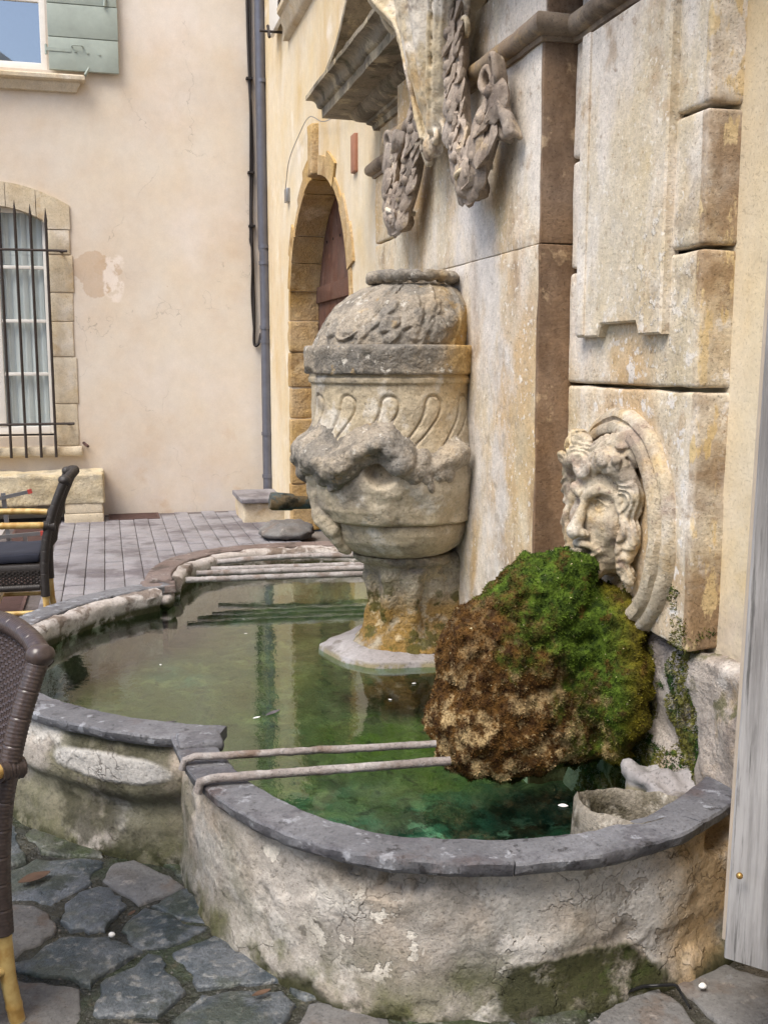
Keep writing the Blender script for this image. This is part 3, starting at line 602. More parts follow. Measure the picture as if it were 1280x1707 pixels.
obj('catch', *join([tubem([(-.075, YB - .02, 4.235), (-.06, YB - .1, 4.25)], .01, 6), tubem([(-.08, YB - .1, 4.225), (-.04, YB - .1, 4.29)], .012, 6)]), M['shutter'], sh)
obj('upper_catch', *tubem([(.12, YB - .085, 4.86), (.13, YB - .085, 4.95)], .014, 6), M['shutter'], sh)
# dressed stones round the barred window
jz = [.70, 1.12, 1.58, 1.92, 2.2, 2.56, 2.80]
for k in range(6): obj('jamb_stone', *blockm((-.50 + .012 * (k % 2), YB - .012 - .003 * (k % 3), jz[k] + .003), (-.275 + .012 * math.sin(k * 2.1), YB + .2, jz[k + 1] - .003), res=.12, bev=.01, rough=.006, seed=k), M['stone_pale'], bh, 40)
for k in range(6): obj('jamb_stone', *blockm((-1.73, YB - .012 - .003 * (k % 3), jz[k] + .003), (-1.51, YB + .2, jz[k + 1] - .003), res=.2, bev=.01, rough=.004, seed=k + 9), M['stone_pale'], bh, 40)
def arch_in(x): return 3.01 - .14 * ((x + 1.0) / .5) ** 2
def arch_out(x): return 3.235 - .21 * ((x + 1.0) / .73) ** 2
lx = [-1.73, -1.42, -1.14, -.86, -.585, -.275]
for k in range(5):
    a, b = lx[k] + .003, lx[k + 1] - .003; V = []; F = []; n = 7
    for i in range(n):
        x = a + (b - a) * i / (n - 1); zi = max(arch_in(x), 2.802) if -1.5 < x < -.5 else 2.803
        for y in (YB - .013 - .002 * k, YB + .2): V += [(x, y, zi), (x, y, arch_out(x))]
    for i in range(n - 1):
        p, q = 4 * i, 4 * i + 4; F += [(p, q, q + 1, p + 1), (p + 2, p + 3, q + 3, q + 2), (p, p + 2, q + 2, q), (p + 1, q + 1, q + 3, p + 3)]
    F += [(0, 1, 3, 2), (4 * n - 4, 4 * n - 2, 4 * n - 1, 4 * n - 3)]; V, F = fixn(V, F); obj('lintel_stone', V, F, M['stone_pale'], bh, 30)
# ledge with a rounded end
lp = catmull([(-1.9, YB), (-1.9, YB - .09), (-.34, YB - .09), (-.27, YB - .07), (-.25, YB - .02), (-.25, YB)], 5)
V, F = [], []
bl = blockm((-1.9, YB - .10, .605), (-.235, YB + .05, .70), res=.1, bev=.035, rough=.016, nsc=8); obj('window_ledge', *bl, M['stone_pale'], bh, 60)
# iron grille
gr = empty('window_grille', (-1, YB - .1, .6)); gr.parent = bh; gr.location = np.array((-1, YB - .1, .6)) - org[bh.name]
for k in range(6):
    x = -.495 - .1395 * k; zt = 2.985 + .03 * min(k, 3)
    obj('bar', *tubem([(x, YB - .12, .60), (x, YB - .12, zt - .14), (x, YB - .12, zt - .12), (x, YB - .12, zt)], [.0135, .0135, .016, .002], 8), M['iron'], gr, 40)
for z in (2.585, .925): obj('rail', *tubem(catmull([(-1.75, YB, z), (-1.72, YB - .12, z), (-.42, YB - .12, z + .005), (-.372, YB - .11, z), (-.36, YB + .02, z)], 6), .012, 8), M['iron'], gr, 40)
pg = obj('wall_peg', *tubem([(-.245, YB + .03, .735), (-.19, YB - .10, .70)], .014, 6), M['grate'], bh)
# stone bench against the wall
bz = float(at(120, 791, Y=10.33)[2]); bu = float(at(120, 842, Y=10.33)[2])
sb = empty('stone_bench', (-.9, 10.6, 0), 'rough cream stone bench under the barred window', 'bench')
obj('seat', *blockm((-2.4, 10.33, bu), (-.055, 10.865, bz), res=.045, bev=.022, rough=.03, nsc=7, big=.05), M['bench_stone'], sb, 60)
obj('support', *blockm((-.43, 10.345, -.03), (-.065, 10.85, .085), res=.06, bev=.01, rough=.008), M['stone_pale'], sb, 50)
obj('support', *blockm((-.42, 10.348, .087), (-.07, 10.85, bu + .01), res=.06, bev=.01, rough=.008), M['stone_pale'], sb, 50)
obj('support', *blockm((-2.3, 10.36, -.03), (-1.95, 10.85, bu + .01), res=.08, bev=.01, rough=.008), M['stone_pale'], sb, 50)

# ================================================================== house that carries the fountain, with the arched door
fh = empty('townhouse', (XW, 6, 0), 'cream plastered townhouse with an arched brown door behind the urn', 'house')
AC, AZ, AA, AB, DEP, TH = 8.23, 1.90, 1.19, 1.07, .25, .5
def archz(y): return AZ + AB * math.sqrt(max(0, 1 - ((y - AC) / AA) ** 2))
H2 = 8.2; parts = []
ys = [-3, AC - AA, *[AC - AA * math.cos(math.pi * k / 40) for k in range(1, 40)], AC + AA, YB]
for i in range(len(ys) - 1):
    a, b = ys[i], ys[i + 1]
    za, zb_ = (-.03, -.03) if i in (0, len(ys) - 2) else (archz(a), archz(b))
    parts.append(([(XW, a, za), (XW, a, H2), (XW, b, H2), (XW, b, zb_)], [(0, 1, 2, 3)]))
    if i not in (0, len(ys) - 2): parts.append(([(XW, a, za), (XW, b, zb_), (XW + TH, b, zb_), (XW + TH, a, za)], [(0, 1, 2, 3)]))
for y in (AC - AA, AC + AA): parts.append(([(XW, y, 0), (XW + TH, y, 0), (XW + TH, y, AZ), (XW, y, AZ)], [(0, 1, 2, 3)]))
parts.append(([(XW, -3, H2), (XW + 3, -3, H2), (XW + 3, YB, H2), (XW, YB, H2)], [(0, 1, 2, 3)]))
obj('wall', *join(parts), M['plaster_side'], fh, smooth=None)
# dressed stones of the arch: each a block that wraps the reveal
def archpt(t, off=0.0): return (AC + (AA + off) * math.cos(t), AZ + (AB + off) * math.sin(t))
nv = 13
for k in range(nv):
    t0, t1 = math.pi * k / nv + .004, math.pi * (k + 1) / nv - .004; V = []; F = []; n = 6; oo = .07 + .05 * ((k * 7) % 3); ii = -.006 - .006 * ((k * 5) % 3)
    for i in range(n):
        t = t0 + (t1 - t0) * i / (n - 1); (ya, za), (yb, zb2) = archpt(t, ii), archpt(t, oo)
        V += [(XW - .012 - .003 * (k % 3), ya, za), (XW + DEP, ya, za), (XW - .012 - .003 * (k % 3), yb, zb2), (XW + .02, yb, zb2)]
    for i in range(n - 1):
        p, q = 4 * i, 4 * i + 4; F += [(p, p + 1, q + 1, q), (p, q, q + 2, p + 2), (p + 2, q + 2, q + 3, p + 3)]
    F += [(0, 2, 3, 1), (4 * n - 4, 4 * n - 3, 4 * n - 1, 4 * n - 2)]; V, F = fixn(V, F); obj('arch_stone', V, F, M['stone_warm'], fh, 30)
jz2 = [-.02, .42, .70, 1.02, 1.3, 1.62, AZ]
for side in (1, -1):
    for k in range(6):
        ye = AC + side * AA; wj = .08 + .05 * ((k * 3) % 4 == 0); ii = .006 + .008 * (k % 3); lo_y, hi_y = (ye - ii, ye + wj) if side > 0 else (ye - wj, ye + ii)
        obj('jamb_stone', *blockm((XW - .012 - .003 * (k % 3), lo_y, jz2[k] + .004), (XW + DEP, hi_y, jz2[k + 1] - .004), res=.06, bev=.014, rough=.014, nsc=14, seed=20 + k), M['stone_warm'], fh, 50)
obj('keystone', *blockm((XW - .06, 8.10, 2.95), (XW + .02, 8.26, 3.33), res=.07, bev=.015, rough=.01), M['stone_warm'], fh, 50)
dr = empty('door', (XW + DEP, AC, 0)); dr.parent = fh; dr.location = np.array((XW + DEP, AC, 0)) - org[fh.name]
nb = 9
for k in range(nb):
    a, b = AC - AA + 2 * AA * k / nb + .003, AC - AA + 2 * AA * (k + 1) / nb - .003
    zt = min(3.0, max(archz(max(AC - AA, a)), archz(min(AC + AA, b))) + .05)
    obj('plank', *blockm((XW + DEP + .002 * (k % 2), a, 0), (XW + DEP + .04, b, zt), res=9, bev=.006), M['door'], dr, 40)
for z in (.25, 2.05): obj('door_rail', *blockm((XW + DEP - .025, AC - AA, z), (XW + DEP + .01, AC + AA, z + .14), res=9, bev=.006), M['door'], dr, 40)
for k in range(9):
    for z in (1.55, 2.55): obj('nail', *tubem([(XW + DEP - .006, AC - AA + .13 + .265 * k, z), (XW + DEP + .005, AC - AA + .13 + .265 * k, z)], .012, 6), M['iron'], dr)
obj('plaque', *blockm((XW - .025, 6.82, 2.76), (XW + .01, 6.93, 3.0), res=9, bev=.006), M['plaque'], fh, 40)
obj('junction_box', *blockm((XW - .035, 9.39, 2.93), (XW + .01, 9.5, 3.05), res=9, bev=.008), M['alu'], fh, 40)
obj('thin_wire', *tubem(catmull([(XW - .03, 9.44, 3.05), (XW - .03, 9.25, 3.25), (XW - .03, 8.75, 3.37), (XW - .04, 8.25, 3.40), (XW - .04, 7.7, 3.25), (XW - .05, 7.0, 3.18), (XW - .05, 6.3, 3.15)], 8), .004, 5), M['alu'], fh)
# moulded sill, and shutter leaf, of the window above the arch
prof = [(0, 4.50), (.10, 4.50), (.12, 4.48), (.12, 4.44), (.09, 4.42), (.085, 4.38), (.06, 4.35), (.055, 4.30), (.03, 4.27), (0, 4.26)]
V, F = sweepm([(XW + .05, 9.36), (XW, 9.36), (XW, 6.9), (XW + .05, 6.9)], [(o, z) for o, z in prof][::-1], noise=.003)
V = np.array(V); V[:, 0] = 2 * XW - V[:, 0] if V[:, 0].max() > XW + .09 else V[:, 0]
obj('window_sill', V, F, M['stone_pale'], fh, 40)
obj('shutter', *blockm((XW - .075, 9.40, 4.45), (XW - .04, 9.95, 6.2), res=9, bev=.006), M['white_paint'], fh, 40)
obj('shutter_hinge', *boxm((XW - .083, 9.36, 4.5), (XW - .03, 9.42, 4.6)), M['iron'], fh)
obj('shutter_catch', *join([tubem([(XW - .2, 9.7, 4.43), (XW + .01, 9.7, 4.43)], .012, 6), tubem([(XW - .12, 9.66, 4.37), (XW - .12, 9.74, 4.49)], .014, 6)]), M['iron'], fh)

# ------------------------------------------------------------------ drainpipe, cable, block and rock at the corner
dp = empty('drainpipe', (1.555, 10.74, 0), 'grey zinc drainpipe in the corner between the two houses', 'drainpipe')
px_, py_ = 1.595, 10.74
obj('pipe', *tubem([(px_, py_, .2), (px_, py_, 1.8), (px_, py_, 2.62), (px_ - .012, py_, 2.66), (px_ - .012, py_, 8.2)], .052, 16), M['zinc'], dp, 60)
for z in (.34, .78, 1.72, 1.86, 2.5, 2.66, 4.25): obj('collar', *tubem([(px_, py_, z), (px_, py_, z + .035)], .06, 16), M['zinc'], dp, 60)
cb = empty('wall_cable', (1.48, YB - .02, 1.7), 'black cable bundle running down the pink wall beside the drainpipe', 'cable')
obj('cable_run', *tubem(catmull([(1.475, YB - .03, 8.2), (1.48, YB - .02, 5.2), (1.49, YB - .03, 4.3), (1.505, YB - .02, 3.6), (1.485, YB - .03, 3.0), (1.49, YB - .02, 2.4), (1.495, YB - .03, 1.95), (1.49, YB - .03, 1.72), (1.53, YB - .04, 1.71), (1.56, YB - .04, 1.82)], 8), .015, 8), M['cable'], cb, 60)
obj('cable_run', *tubem(catmull([(1.50, YB - .03, 8.2), (1.505, YB - .03, 4.6), (1.49, YB - .04, 4.0), (1.47, YB - .03, 2.9), (1.465, YB - .03, 2.75), (1.485, YB - .05, 2.6), (1.472, YB - .03, 2.2), (1.49, YB - .04, 1.8)], 8), .009, 6), M['cable'], cb, 60)
for z in (2.88, 3.4, 4.3): obj('clamp', *boxm((1.455, YB - .06, z), (1.52, YB + .01, z + .02)), M['cable'], cb)
sbk = empty('stone_block', (1.43, 10.2, 0), 'squat cream stone block with grey slab under the drainpipe', 'block')
obj('base', *blockm((1.235, 9.95, -.03), (1.66, 10.6, .185), res=.06, bev=.02, rough=.014), M['stone_pale'], sbk, 50)
obj('slab', *blockm((1.21, 9.90, .187), (1.63, 10.64, .235), res=.06, bev=.008, rough=.006), M['sett'], sbk, 50)
def lump(c, r, seed, amp=.2, res=26):
    V = []; F = []
    for i in range(res + 1):
        for j in range(2 * res):
            t, p = math.pi * i / res, math.pi * j / res; V.append((math.sin(t) * math.cos(p), math.sin(t) * math.sin(p), math.cos(t)))
    V = np.array(V); d = 1 + amp * fbm(V, 1.6, 4, seed) * 1.6; V = V * d[:, None] * np.array(r) + np.array(c)
    for i in range(res):
        for j in range(2 * res):
            k = (j + 1) % (2 * res); F.append((i * 2 * res + j, (i + 1) * 2 * res + j, (i + 1) * 2 * res + k, i * 2 * res + k))
    return V, F
V, F = lump((1.50, 9.02, .055), (.23, .24, .10), 3, .28); rk = obj('boulder', V, F, M['slab'], smooth=180, base=(1.5, 9.02, 0)); tag(rk, 'rough low brown boulder on the setts behind the urn', 'rock')

# ================================================================== the wall fountain
wf = empty('wall_fountain', (XL, YC, 0), 'baroque cream stone wall fountain with cartouche, garlands and mask', 'fountain')
YN, YF = 3.33, 5.17                      # pier edges; pilasters run on to 2.51 and 5.99
def ashlar(name, y0, y1, x0, zc, mat, bev=.01, rough=.006, gap=.0, res=.05):
    for k in range(len(zc) - 1):
        last = obj(name, *blockm((x0, y0, zc[k] + gap), (XW + .03, y1, zc[k + 1] - gap), res=res, bev=bev, rough=rough, nsc=9, seed=k + int(y0 * 10), big=.010), mat, wf, 50)
    return last
ashlar('pier_stone', YN, YF, XP, [.0, 1.935, 2.585], M['pier'], gap=.0003, bev=.005, rough=.004)
ashlar('frieze_stone', YN + .01, YF - .01, XP + .01, [2.66, 2.88], M['pier'])
ashlar('pilaster_stone', 2.51, YN, XL, [1.468, 1.845, 2.205, 2.585], M['pilaster'], gap=.006, bev=.012, rough=.005, res=.035)
med_stone = ashlar('medallion_stone', 2.51, YN, XL + .004, [.74, 1.468], M['pilaster'], gap=.005, bev=.010, rough=.010, res=.03)
ashlar('pilaster_stone', 2.53, YN, XL + .02, [2.66, 2.88], M['pilaster'])
ashlar('pilaster_stone', YF, 5.99, XL, [.0, .75, 1.468, 1.845, 2.205, 2.585], M['pier'], gap=.004, bev=.012)
ashlar('pilaster_stone', YF, 5.97, XL + .02, [2.66, 2.86], M['pier'])
base_stone = obj('base_stone', *blockm((1.565, 2.18, -.02), (XW + .03, YN, .735), res=.022, bev=.03, rough=.04, nsc=9, big=.06), M['base_render'], wf, 70)
# raised panel with the notched foot
def prism(poly, x0, x1, bev):
    """polygon in (y,z), face at x0 (toward -X), back at x1"""
    P = np.array(poly, float); n = len(P); c = P.mean(0)
    E = np.roll(P, -1, 0) - P; E /= np.linalg.norm(E, axis=1, keepdims=True); N = np.stack([E[:, 1], -E[:, 0]], 1); Np = np.roll(N, 1, 0); Mv = N + Np; Mv /= np.linalg.norm(Mv, axis=1, keepdims=True); s = 1 / np.clip((Mv * N).sum(1), .4, 1)
    sg = 1 if ((P + Mv * 1e-3 - c) ** 2).sum() > ((P - c) ** 2).sum() else -1
    I = P - sg * Mv * s[:, None] * bev; V = [(x1, *p) for p in P] + [(x0 + bev, *p) for p in P] + [(x0, *p) for p in I]
    F = [(i, (i + 1) % n, n + (i + 1) % n, n + i) for i in range(n)] + [(n + i, n + (i + 1) % n, 2 * n + (i + 1) % n, 2 * n + i) for i in range(n)] + [tuple(range(2 * n, 3 * n))]
    return fixn(V, F)
def panel_poly(i):
    return [(2.665 + i, 2.56), (2.665 + i, 1.622 + i), (2.79 + i * .5, 1.622 + i), (2.808 + i * .3, 1.66 + i), (3.035 - i * .3, 1.66 + i), (3.055 - i * .5, 1.622 + i), (3.205 - i, 1.622 + i), (3.205 - i, 2.56)]
pn = obj('raised_panel', *prism(panel_poly(0), XL - .03, XL + .02, .006), M['pilaster'], wf, 30)
obj('panel_strip', *blockm((XL - .038, 3.14, 1.626), (XL - .02, 3.20, 2.56), res=.06, bev=.008, rough=.003), M['pilaster'], wf, 40)
# astragal: half-round moulding with a fillet, breaking round pier and pilasters
path = [(1.66, 5.99), (XL, 5.99), (XL, YF), (XP, YF), (XP, YN), (XL, YN), (XL, 2.51), (1.66, 2.51)]
pr = [(.03, 2.575), (-.012, 2.575), (-.016, 2.59)] + [(-.016 - .036 * math.sin(t), 2.625 - .036 * math.cos(t)) for t in np.linspace(.2, math.pi - .1, 9)] + [(.03, 2.665)]
rp = []
for i in range(len(path) - 1): rp += [tuple(p) for p in resample([path[i], path[i + 1]], .06)[:-1]]
rp.append(path[-1]); V, F = sweepm(rp, pr, noise=.006, nsc=16); obj('astragal', V, F, M['astragal'], wf, 40)
# cornice
pr = [(.05, 2.84), (-.012, 2.84), (-.02, 2.868), (-.045, 2.875), (-.05, 2.89)] + [(-.05 - .085 * math.sin(t), 2.955 - .065 * math.cos(t)) for t in np.linspace(.1, 1.35, 6)] + \
     [(-.135, 2.946), (-.262, 2.946), (-.262, 2.995), (-.275, 3.0), (-.285, 3.012)] + [(-.285 - .05 * (1 - math.cos(t)), 3.012 + .045 * math.sin(t)) for t in np.linspace(.3, 1.5, 5)] + [(-.342, 3.06), (-.342, 3.085), (.05, 3.10)]
for path in ([(1.66, 5.99), (XL + .01, 5.99), (XL + .01, 4.60)], [(XL + .01, 3.90), (XL + .01, 2.51), (1.66, 2.51)]):
    rp = []
    for i in range(len(path) - 1): rp += [tuple(p) for p in resample([path[i], path[i + 1]], .08)[:-1]]
    rp.append(path[-1]); V, F = sweepm(rp, pr, noise=.008, nsc=12); obj('cornice', V, F, M['dark_cornice'], wf, 40)
# scrolled pediment piece standing on the far end of the cornice
pr = [(0, 0), (.30, 0), (.30, .03), (.27, .05), (.26, .10), (.20, .13), (.19, .2), (.0, .2)]
P = catmull([(5.99, 3.13), (5.72, 3.20), (5.45, 3.36), (5.22, 3.60), (5.1, 3.95)], 8); V = []; m = len(pr); F = []
for i, (y, z) in enumerate(P):
    t = P[min(i + 1, len(P) - 1)] - P[max(i - 1, 0)]; t /= np.linalg.norm(t); nn = np.array([t[1], -t[0]]); nn = nn if nn[1] > 0 else -nn
    for o, h in pr: V.append((XL + .02 - o, y + nn[0] * h, z + nn[1] * h))
for i in range(len(P) - 1):
    for k in range(m): F.append((i * m + k, i * m + (k + 1) % m, (i + 1) * m + (k + 1) % m, (i + 1) * m + k))
F += [tuple(range(m)), tuple((len(P) - 1) * m + k for k in range(m))]; V, F = fixn(V, F); obj('pediment_scroll', V, F, M['dark_cornice'], wf, 40)
obj('attic_stone', *blockm((XP + .06, 2.6, 3.08), (XW + .03, 5.9, 4.2), res=.2, bev=.01, rough=.006), M['pier'], wf, 50)

# ------------------------------------------------------------------ cartouche
def cartouche(G):
    p = np.stack([G[..., 1] - YC, G[..., 2], XP - G[..., 0]], -1)         # a: along wall, z, w: out of the wall
    a, z, w = p[..., 0], p[..., 1], p[..., 2]; ZK = [2.42, 2.5, 2.6, 2.7, 2.85, 3.0, 3.2, 3.45]; WK = [.05, .08, .12, .16, .215, .275, .335, .35]
    wid = np.interp(z, ZK, WK); dep = np.interp(z, [2.5, 2.6, 2.8, 3.0, 3.2, 3.45], [.12, .15, .19, .225, .25, .26])
    u = np.clip(np.abs(a) / wid, 0, 1); fl_ = np.abs(np.cos(u * 7.2)); surf = dep * (1 - .7 * u ** 2.4) + .02 * fl_ * sstep(2.5, 2.75, z) * (u < .85); d = np.maximum((w - surf) * .7, np.abs(a) - wid); d = np.maximum(d, 2.42 - z)
    for s in (-1, 1):
        zz = np.array([2.46, 2.56, 2.68, 2.78, 2.88, 2.97, 3.04, 3.12, 3.22, 3.32, 3.44]); ww = np.interp(zz, ZK, WK)
        fl = np.array([.07, .085, .10, .11, .12, .14, .19, .235, .22, .2, .22]); cur = np.array([0, 0, 0, 0, .005, .02, .05, .06, .035, .03, .06])
        for off, dw, r in ((-.03, .05, .012), (-.008, .03, .012), (.018, .03, .016), (.045, .02, .010)):        # a ribbed, rolled border
            d = smin(d, s_poly(p, catmull([(s * (ww[k] + off * min(1, .4 + k * .15) + cur[k]), zz[k], fl[k] + dw) for k in range(11)], 3), r), .01)
        for off, dw in ((-.02, 0), (.02, -.01), (.0, -.05)): d = smin(d, s_poly(p, catmull([(s * (ww[k] + off + cur[k] * .8), zz[k], fl[k] + dw) for k in range(11)], 3), .03), .012)
        d = smin(d, s_poly(p, catmull([(s * .24, 2.72, .05), (s * .31, 2.86, .06), (s * .37, 2.95, .09), (s * .43, 2.99, .15), (s * .44, 3.06, .19), (s * .41, 3.08, .21)], 4), .018), .004)
        k_ = np.linspace(0, 6.5, 20); d = smin(d, s_poly(p, [(s * (.40 + (.07 - .009 * k) * math.cos(k + 1.0)), 3.20 + (.07 - .009 * k) * math.sin(k + 1.0), .2 + .006 * k) for k in k_], .014), .004)
        t = np.linspace(0, 5.5, 18); d = smin(d, s_poly(p, [(s * (.33 + (.062 - .009 * k) * math.cos(k + 2.2)), 2.80 + (.062 - .009 * k) * math.sin(k + 2.2), .05 + .005 * k) for k in t], .013), .004)
        # curled leaf beside the tip, and the little scrolls it ends in
        k_ = np.linspace(0, 5.2, 16); d = smin(d, s_poly(p, [(s * (.075 + (.042 - .007 * k) * math.cos(2.6 - k)), 2.43 + (.042 - .007 * k) * math.sin(2.6 - k), .105) for k in k_], .012), .004)
        d = smin(d, s_poly(p, catmull([(s * .10, 2.50, .09), (s * .15, 2.44, .08), (s * .16, 2.37, .05)], 4), [.012] * 4 + [.02] * 4 + [.008]), .004)
    for k in range(5): d = smin(d, s_ell(p, ((k - 2) * .024, 2.405 + .006 * abs(k - 2), .105 - .008 * abs(k - 2)), (.015, .05, .03)), .003)
    d = d + .006 * fbm(G, 26, 3, 2)
    return np.maximum(d, -.05 - w)
V, F = nets(cartouche, (1.08, 3.72, 2.26), (1.45, 4.80, 3.42), .0075)
ct = obj('cartouche', V, F, M['sculpt'], wf, 180)

# ------------------------------------------------------------------ garlands of carved leaves on both sides
def leaf_mesh(kind):
    V = []; F = []; n, m = 9, 8
    for i in range(n):
        t = i / (n - 1); l = t - .5; wd_ = (math.sin(math.pi * min(1, t * 1.02 + .02)) ** (.8 if kind < 2 else .55)) * (.33 if kind != 2 else .40)
        if kind == 1: wd_ *= 1 + .15 * math.sin(t * 21)
        for k in range(m):
            a = 2 * math.pi * k / m; x = math.cos(a) * wd_; y = math.sin(a) * wd_ * .36
            if math.sin(a) > .3 and kind < 2: y -= .05 * wd_ / .23 * (1 if abs(math.cos(a)) < .4 else 0)
            V.append((x, y, l + .0))
    for i in range(n - 1):
        for k in range(m): F.append((i * m + k, i * m + (k + 1) % m, (i + 1) * m + (k + 1) % m, (i + 1) * m + k))
    V = np.array(V); V[:, 1] += .25 * (V[:, 2] ** 2); V += np.stack([vnoise(V, 5, q + kind * 7) for q in range(3)], 1) * .035
    V, F = fixn(V, F); return mesh('leaf', V, F, M['dark_carving'], 50)
LM = [leaf_mesh(k) for k in range(3)]
def garland(sg, label):
    g = empty('garland', (XP, YC + sg * .5, 2.2)); g.parent = wf; g.location = np.array((XP, YC + sg * .5, 2.2)) - org[wf.name]; g['label'] = label
    if sg < 0: strand = catmull([(.06, .22, 2.86), (.065, .26, 2.72), (.07, .29, 2.57), (.075, .33, 2.42), (.075, .39, 2.29), (.075, .455, 2.20), (.08, .53, 2.22), (.075, .60, 2.30), (.06, .64, 2.40), (.05, .66, 2.46)], 6)
    else: strand = catmull([(.06, .24, 2.62), (.065, .27, 2.5), (.07, .32, 2.38), (.075, .38, 2.29), (.085, .47, 2.20), (.08, .55, 2.22), (.075, .62, 2.32), (.06, .66, 2.42), (.05, .68, 2.48)], 6)
    W = np.array([(XP - w, YC + sg * a, z) for w, a, z in strand]); W = resample(W, .048)
    obj('garland_core', *tubem(W, .038, 8), M['dark_carving'], g, 60)
    n = len(W); lowk = int(np.argmin(W[:, 2]))
    for i in range(n):
        T = W[min(i + 1, n - 1)] - W[max(i - 1, 0)]; T /= np.linalg.norm(T)
        if i > lowk: T = -T
        for side in (-1, 1, 0):
            sdv = np.cross(T, [-1, 0, 0]); out = np.array([-1, 0, 0]) - T * (-T[0]); out /= np.linalg.norm(out)
            ln = random.uniform(.13, .18); d = T + (side * random.uniform(.3, .9) + random.uniform(-.3, .3)) * sdv + random.uniform(-.1, .35) * out; d /= np.linalg.norm(d); c = W[i] + side * .044 * sdv + out * (.036 if side == 0 else .018) + T * (random.uniform(-.02, .03)) + sdv * random.uniform(-.012, .012)
            x = np.cross(out, d); x /= np.linalg.norm(x); y = np.cross(d, x)
            Mx = Matrix(((x[0], y[0], d[0], c[0] - org[g.name][0]), (x[1], y[1], d[1], c[1] - org[g.name][1]), (x[2], y[2], d[2], c[2] - org[g.name][2]), (0, 0, 0, 1))) @ Matrix.Diagonal((ln * random.uniform(.75, 1.25), ln * random.uniform(.9, 1.4), ln, 1))
            o = bpy.data.objects.new('leaf', random.choice(LM)); col.objects.link(o); o.parent = g; o.matrix_local = Mx
        if i % 2 == 0:
            V, F = lump(W[i] + out * .042 + np.array([0, random.uniform(-.03, .03), random.uniform(-.02, .02)]), (.024, .026, .026), i, .15, 8); obj('fruit', V, F, M['dark_carving'], g, 180)
    # ribbon bow and hanging tail at the outer end
    e = W[-1]; B = []
    def bow(G):
        p = np.stack([(G[..., 1] - e[1]) * sg, G[..., 2] - e[2], XP - G[..., 0]], -1)
        d = s_ell(p, (0, 0, .06), (.028, .026, .03))
        for o_ in (-.016, 0, .016):
            for P_, r_ in (([(0, 0, .05), (.05, .05, .07), (.045, .115, .08), (-.0, .12, .07), (-.005, .05, .055)], .0125), ([(0, 0, .05), (-.06, .02, .07), (-.10, .07, .075), (-.075, .11, .06), (-.02, .05, .055)], .0125),
                           ([(0, 0, .06), (.055, -.035, .065), (.09, -.085, .06), (.125, -.15, .04)], .014), ([(0, 0, .055), (.015, -.07, .055), (.04, -.15, .04)], .0125)):
                d = smin(d, s_poly(p, catmull([(x + o_ * .4, y + o_ * .3, q_ + o_) for x, y, q_ in P_], 5), r_), .003)
        for x, y in ((.10, -.10), (.115, -.135), (.075, -.075), (.03, -.12)): d = smin(d, s_ell(p, (x, y, .062), (.024, .034, .022)), .004)
        return d + .006 * fbm(G, 22, 3, 8)
    V, F = nets(bow, (XP - .16, e[1] - .19, e[2] - .22), (XP + .02, e[1] + .19, e[2] + .18), .0065); obj('ribbon_bow', V, F, M['dark_carving'], g, 180)
    q = W[lowk]; t = np.linspace(0, math.pi, 16)
    obj('binding_band', *tubem([(XP - .03 - .115 * math.sin(k) ** .7, q[1] + .062 * math.cos(k), q[2] + .03 + .02 * math.cos(k) * sg) for k in t], .011, 6), M['sculpt'], g, 60)
    V, F = lump((XP - .075, q[1], q[2] - .02), (.06, .075, .045), 5 + sg, .2, 14); obj('fruit_cluster', V, F, M['dark_carving'], g, 180)
garland(-1, 'carved leaf garland nearer the mask'); garland(1, 'carved leaf garland nearer the arched door')

# ------------------------------------------------------------------ medallion with the spouting mask
md = empty('medallion', (XL, 2.9, 1.04)); md.parent = wf; md.location = np.array((XL, 2.9, 1.04)) - org[wf.name]
oc, oz, oa, obb = 2.915, 1.045, .315, .345
ov = [(oc + oa * math.cos(t), oz + obb * math.sin(t)) for t in np.linspace(0, 2 * math.pi, 121)[:-1]]
prf = [(-.012, .02), (-.012, -.012), (.0, -.026), (.012, -.03), (.016, -.024), (.022, -.024), (.028, -.042), (.05, -.05), (.06, -.046), (.064, -.03), (.07, -.03), (.085, -.008), (.10, -.004), (.10, .02)]   # (inward, depth)
V = []; F = []; m = len(prf); n = len(ov)
for i in range(n):
    t = 2 * math.pi * i / n; nn = np.array([math.cos(t) / oa, math.sin(t) / obb]); nn /= np.linalg.norm(nn)
    for o, dpt in prf: V.append((XL + dpt, ov[i][0] - nn[0] * o, ov[i][1] - nn[1] * o))
V = np.array(V); V += np.stack([fbm(V, 18, 3, k) for k in range(3)], 1) * .008
for i in range(n):
    for k in range(m - 1): F.append((i * m + k, i * m + k + 1, ((i + 1) % n) * m + k + 1, ((i + 1) % n) * m + k))
V, F = fixn(V, F); obj('oval_frame', V, F, M['mask'], md, 50)
th = R_(13); ew = np.array([-math.cos(th), -math.sin(th), 0]); ea = np.array([-math.sin(th), math.cos(th), 0]); C0 = np.array([1.512, 2.95, 1.115])
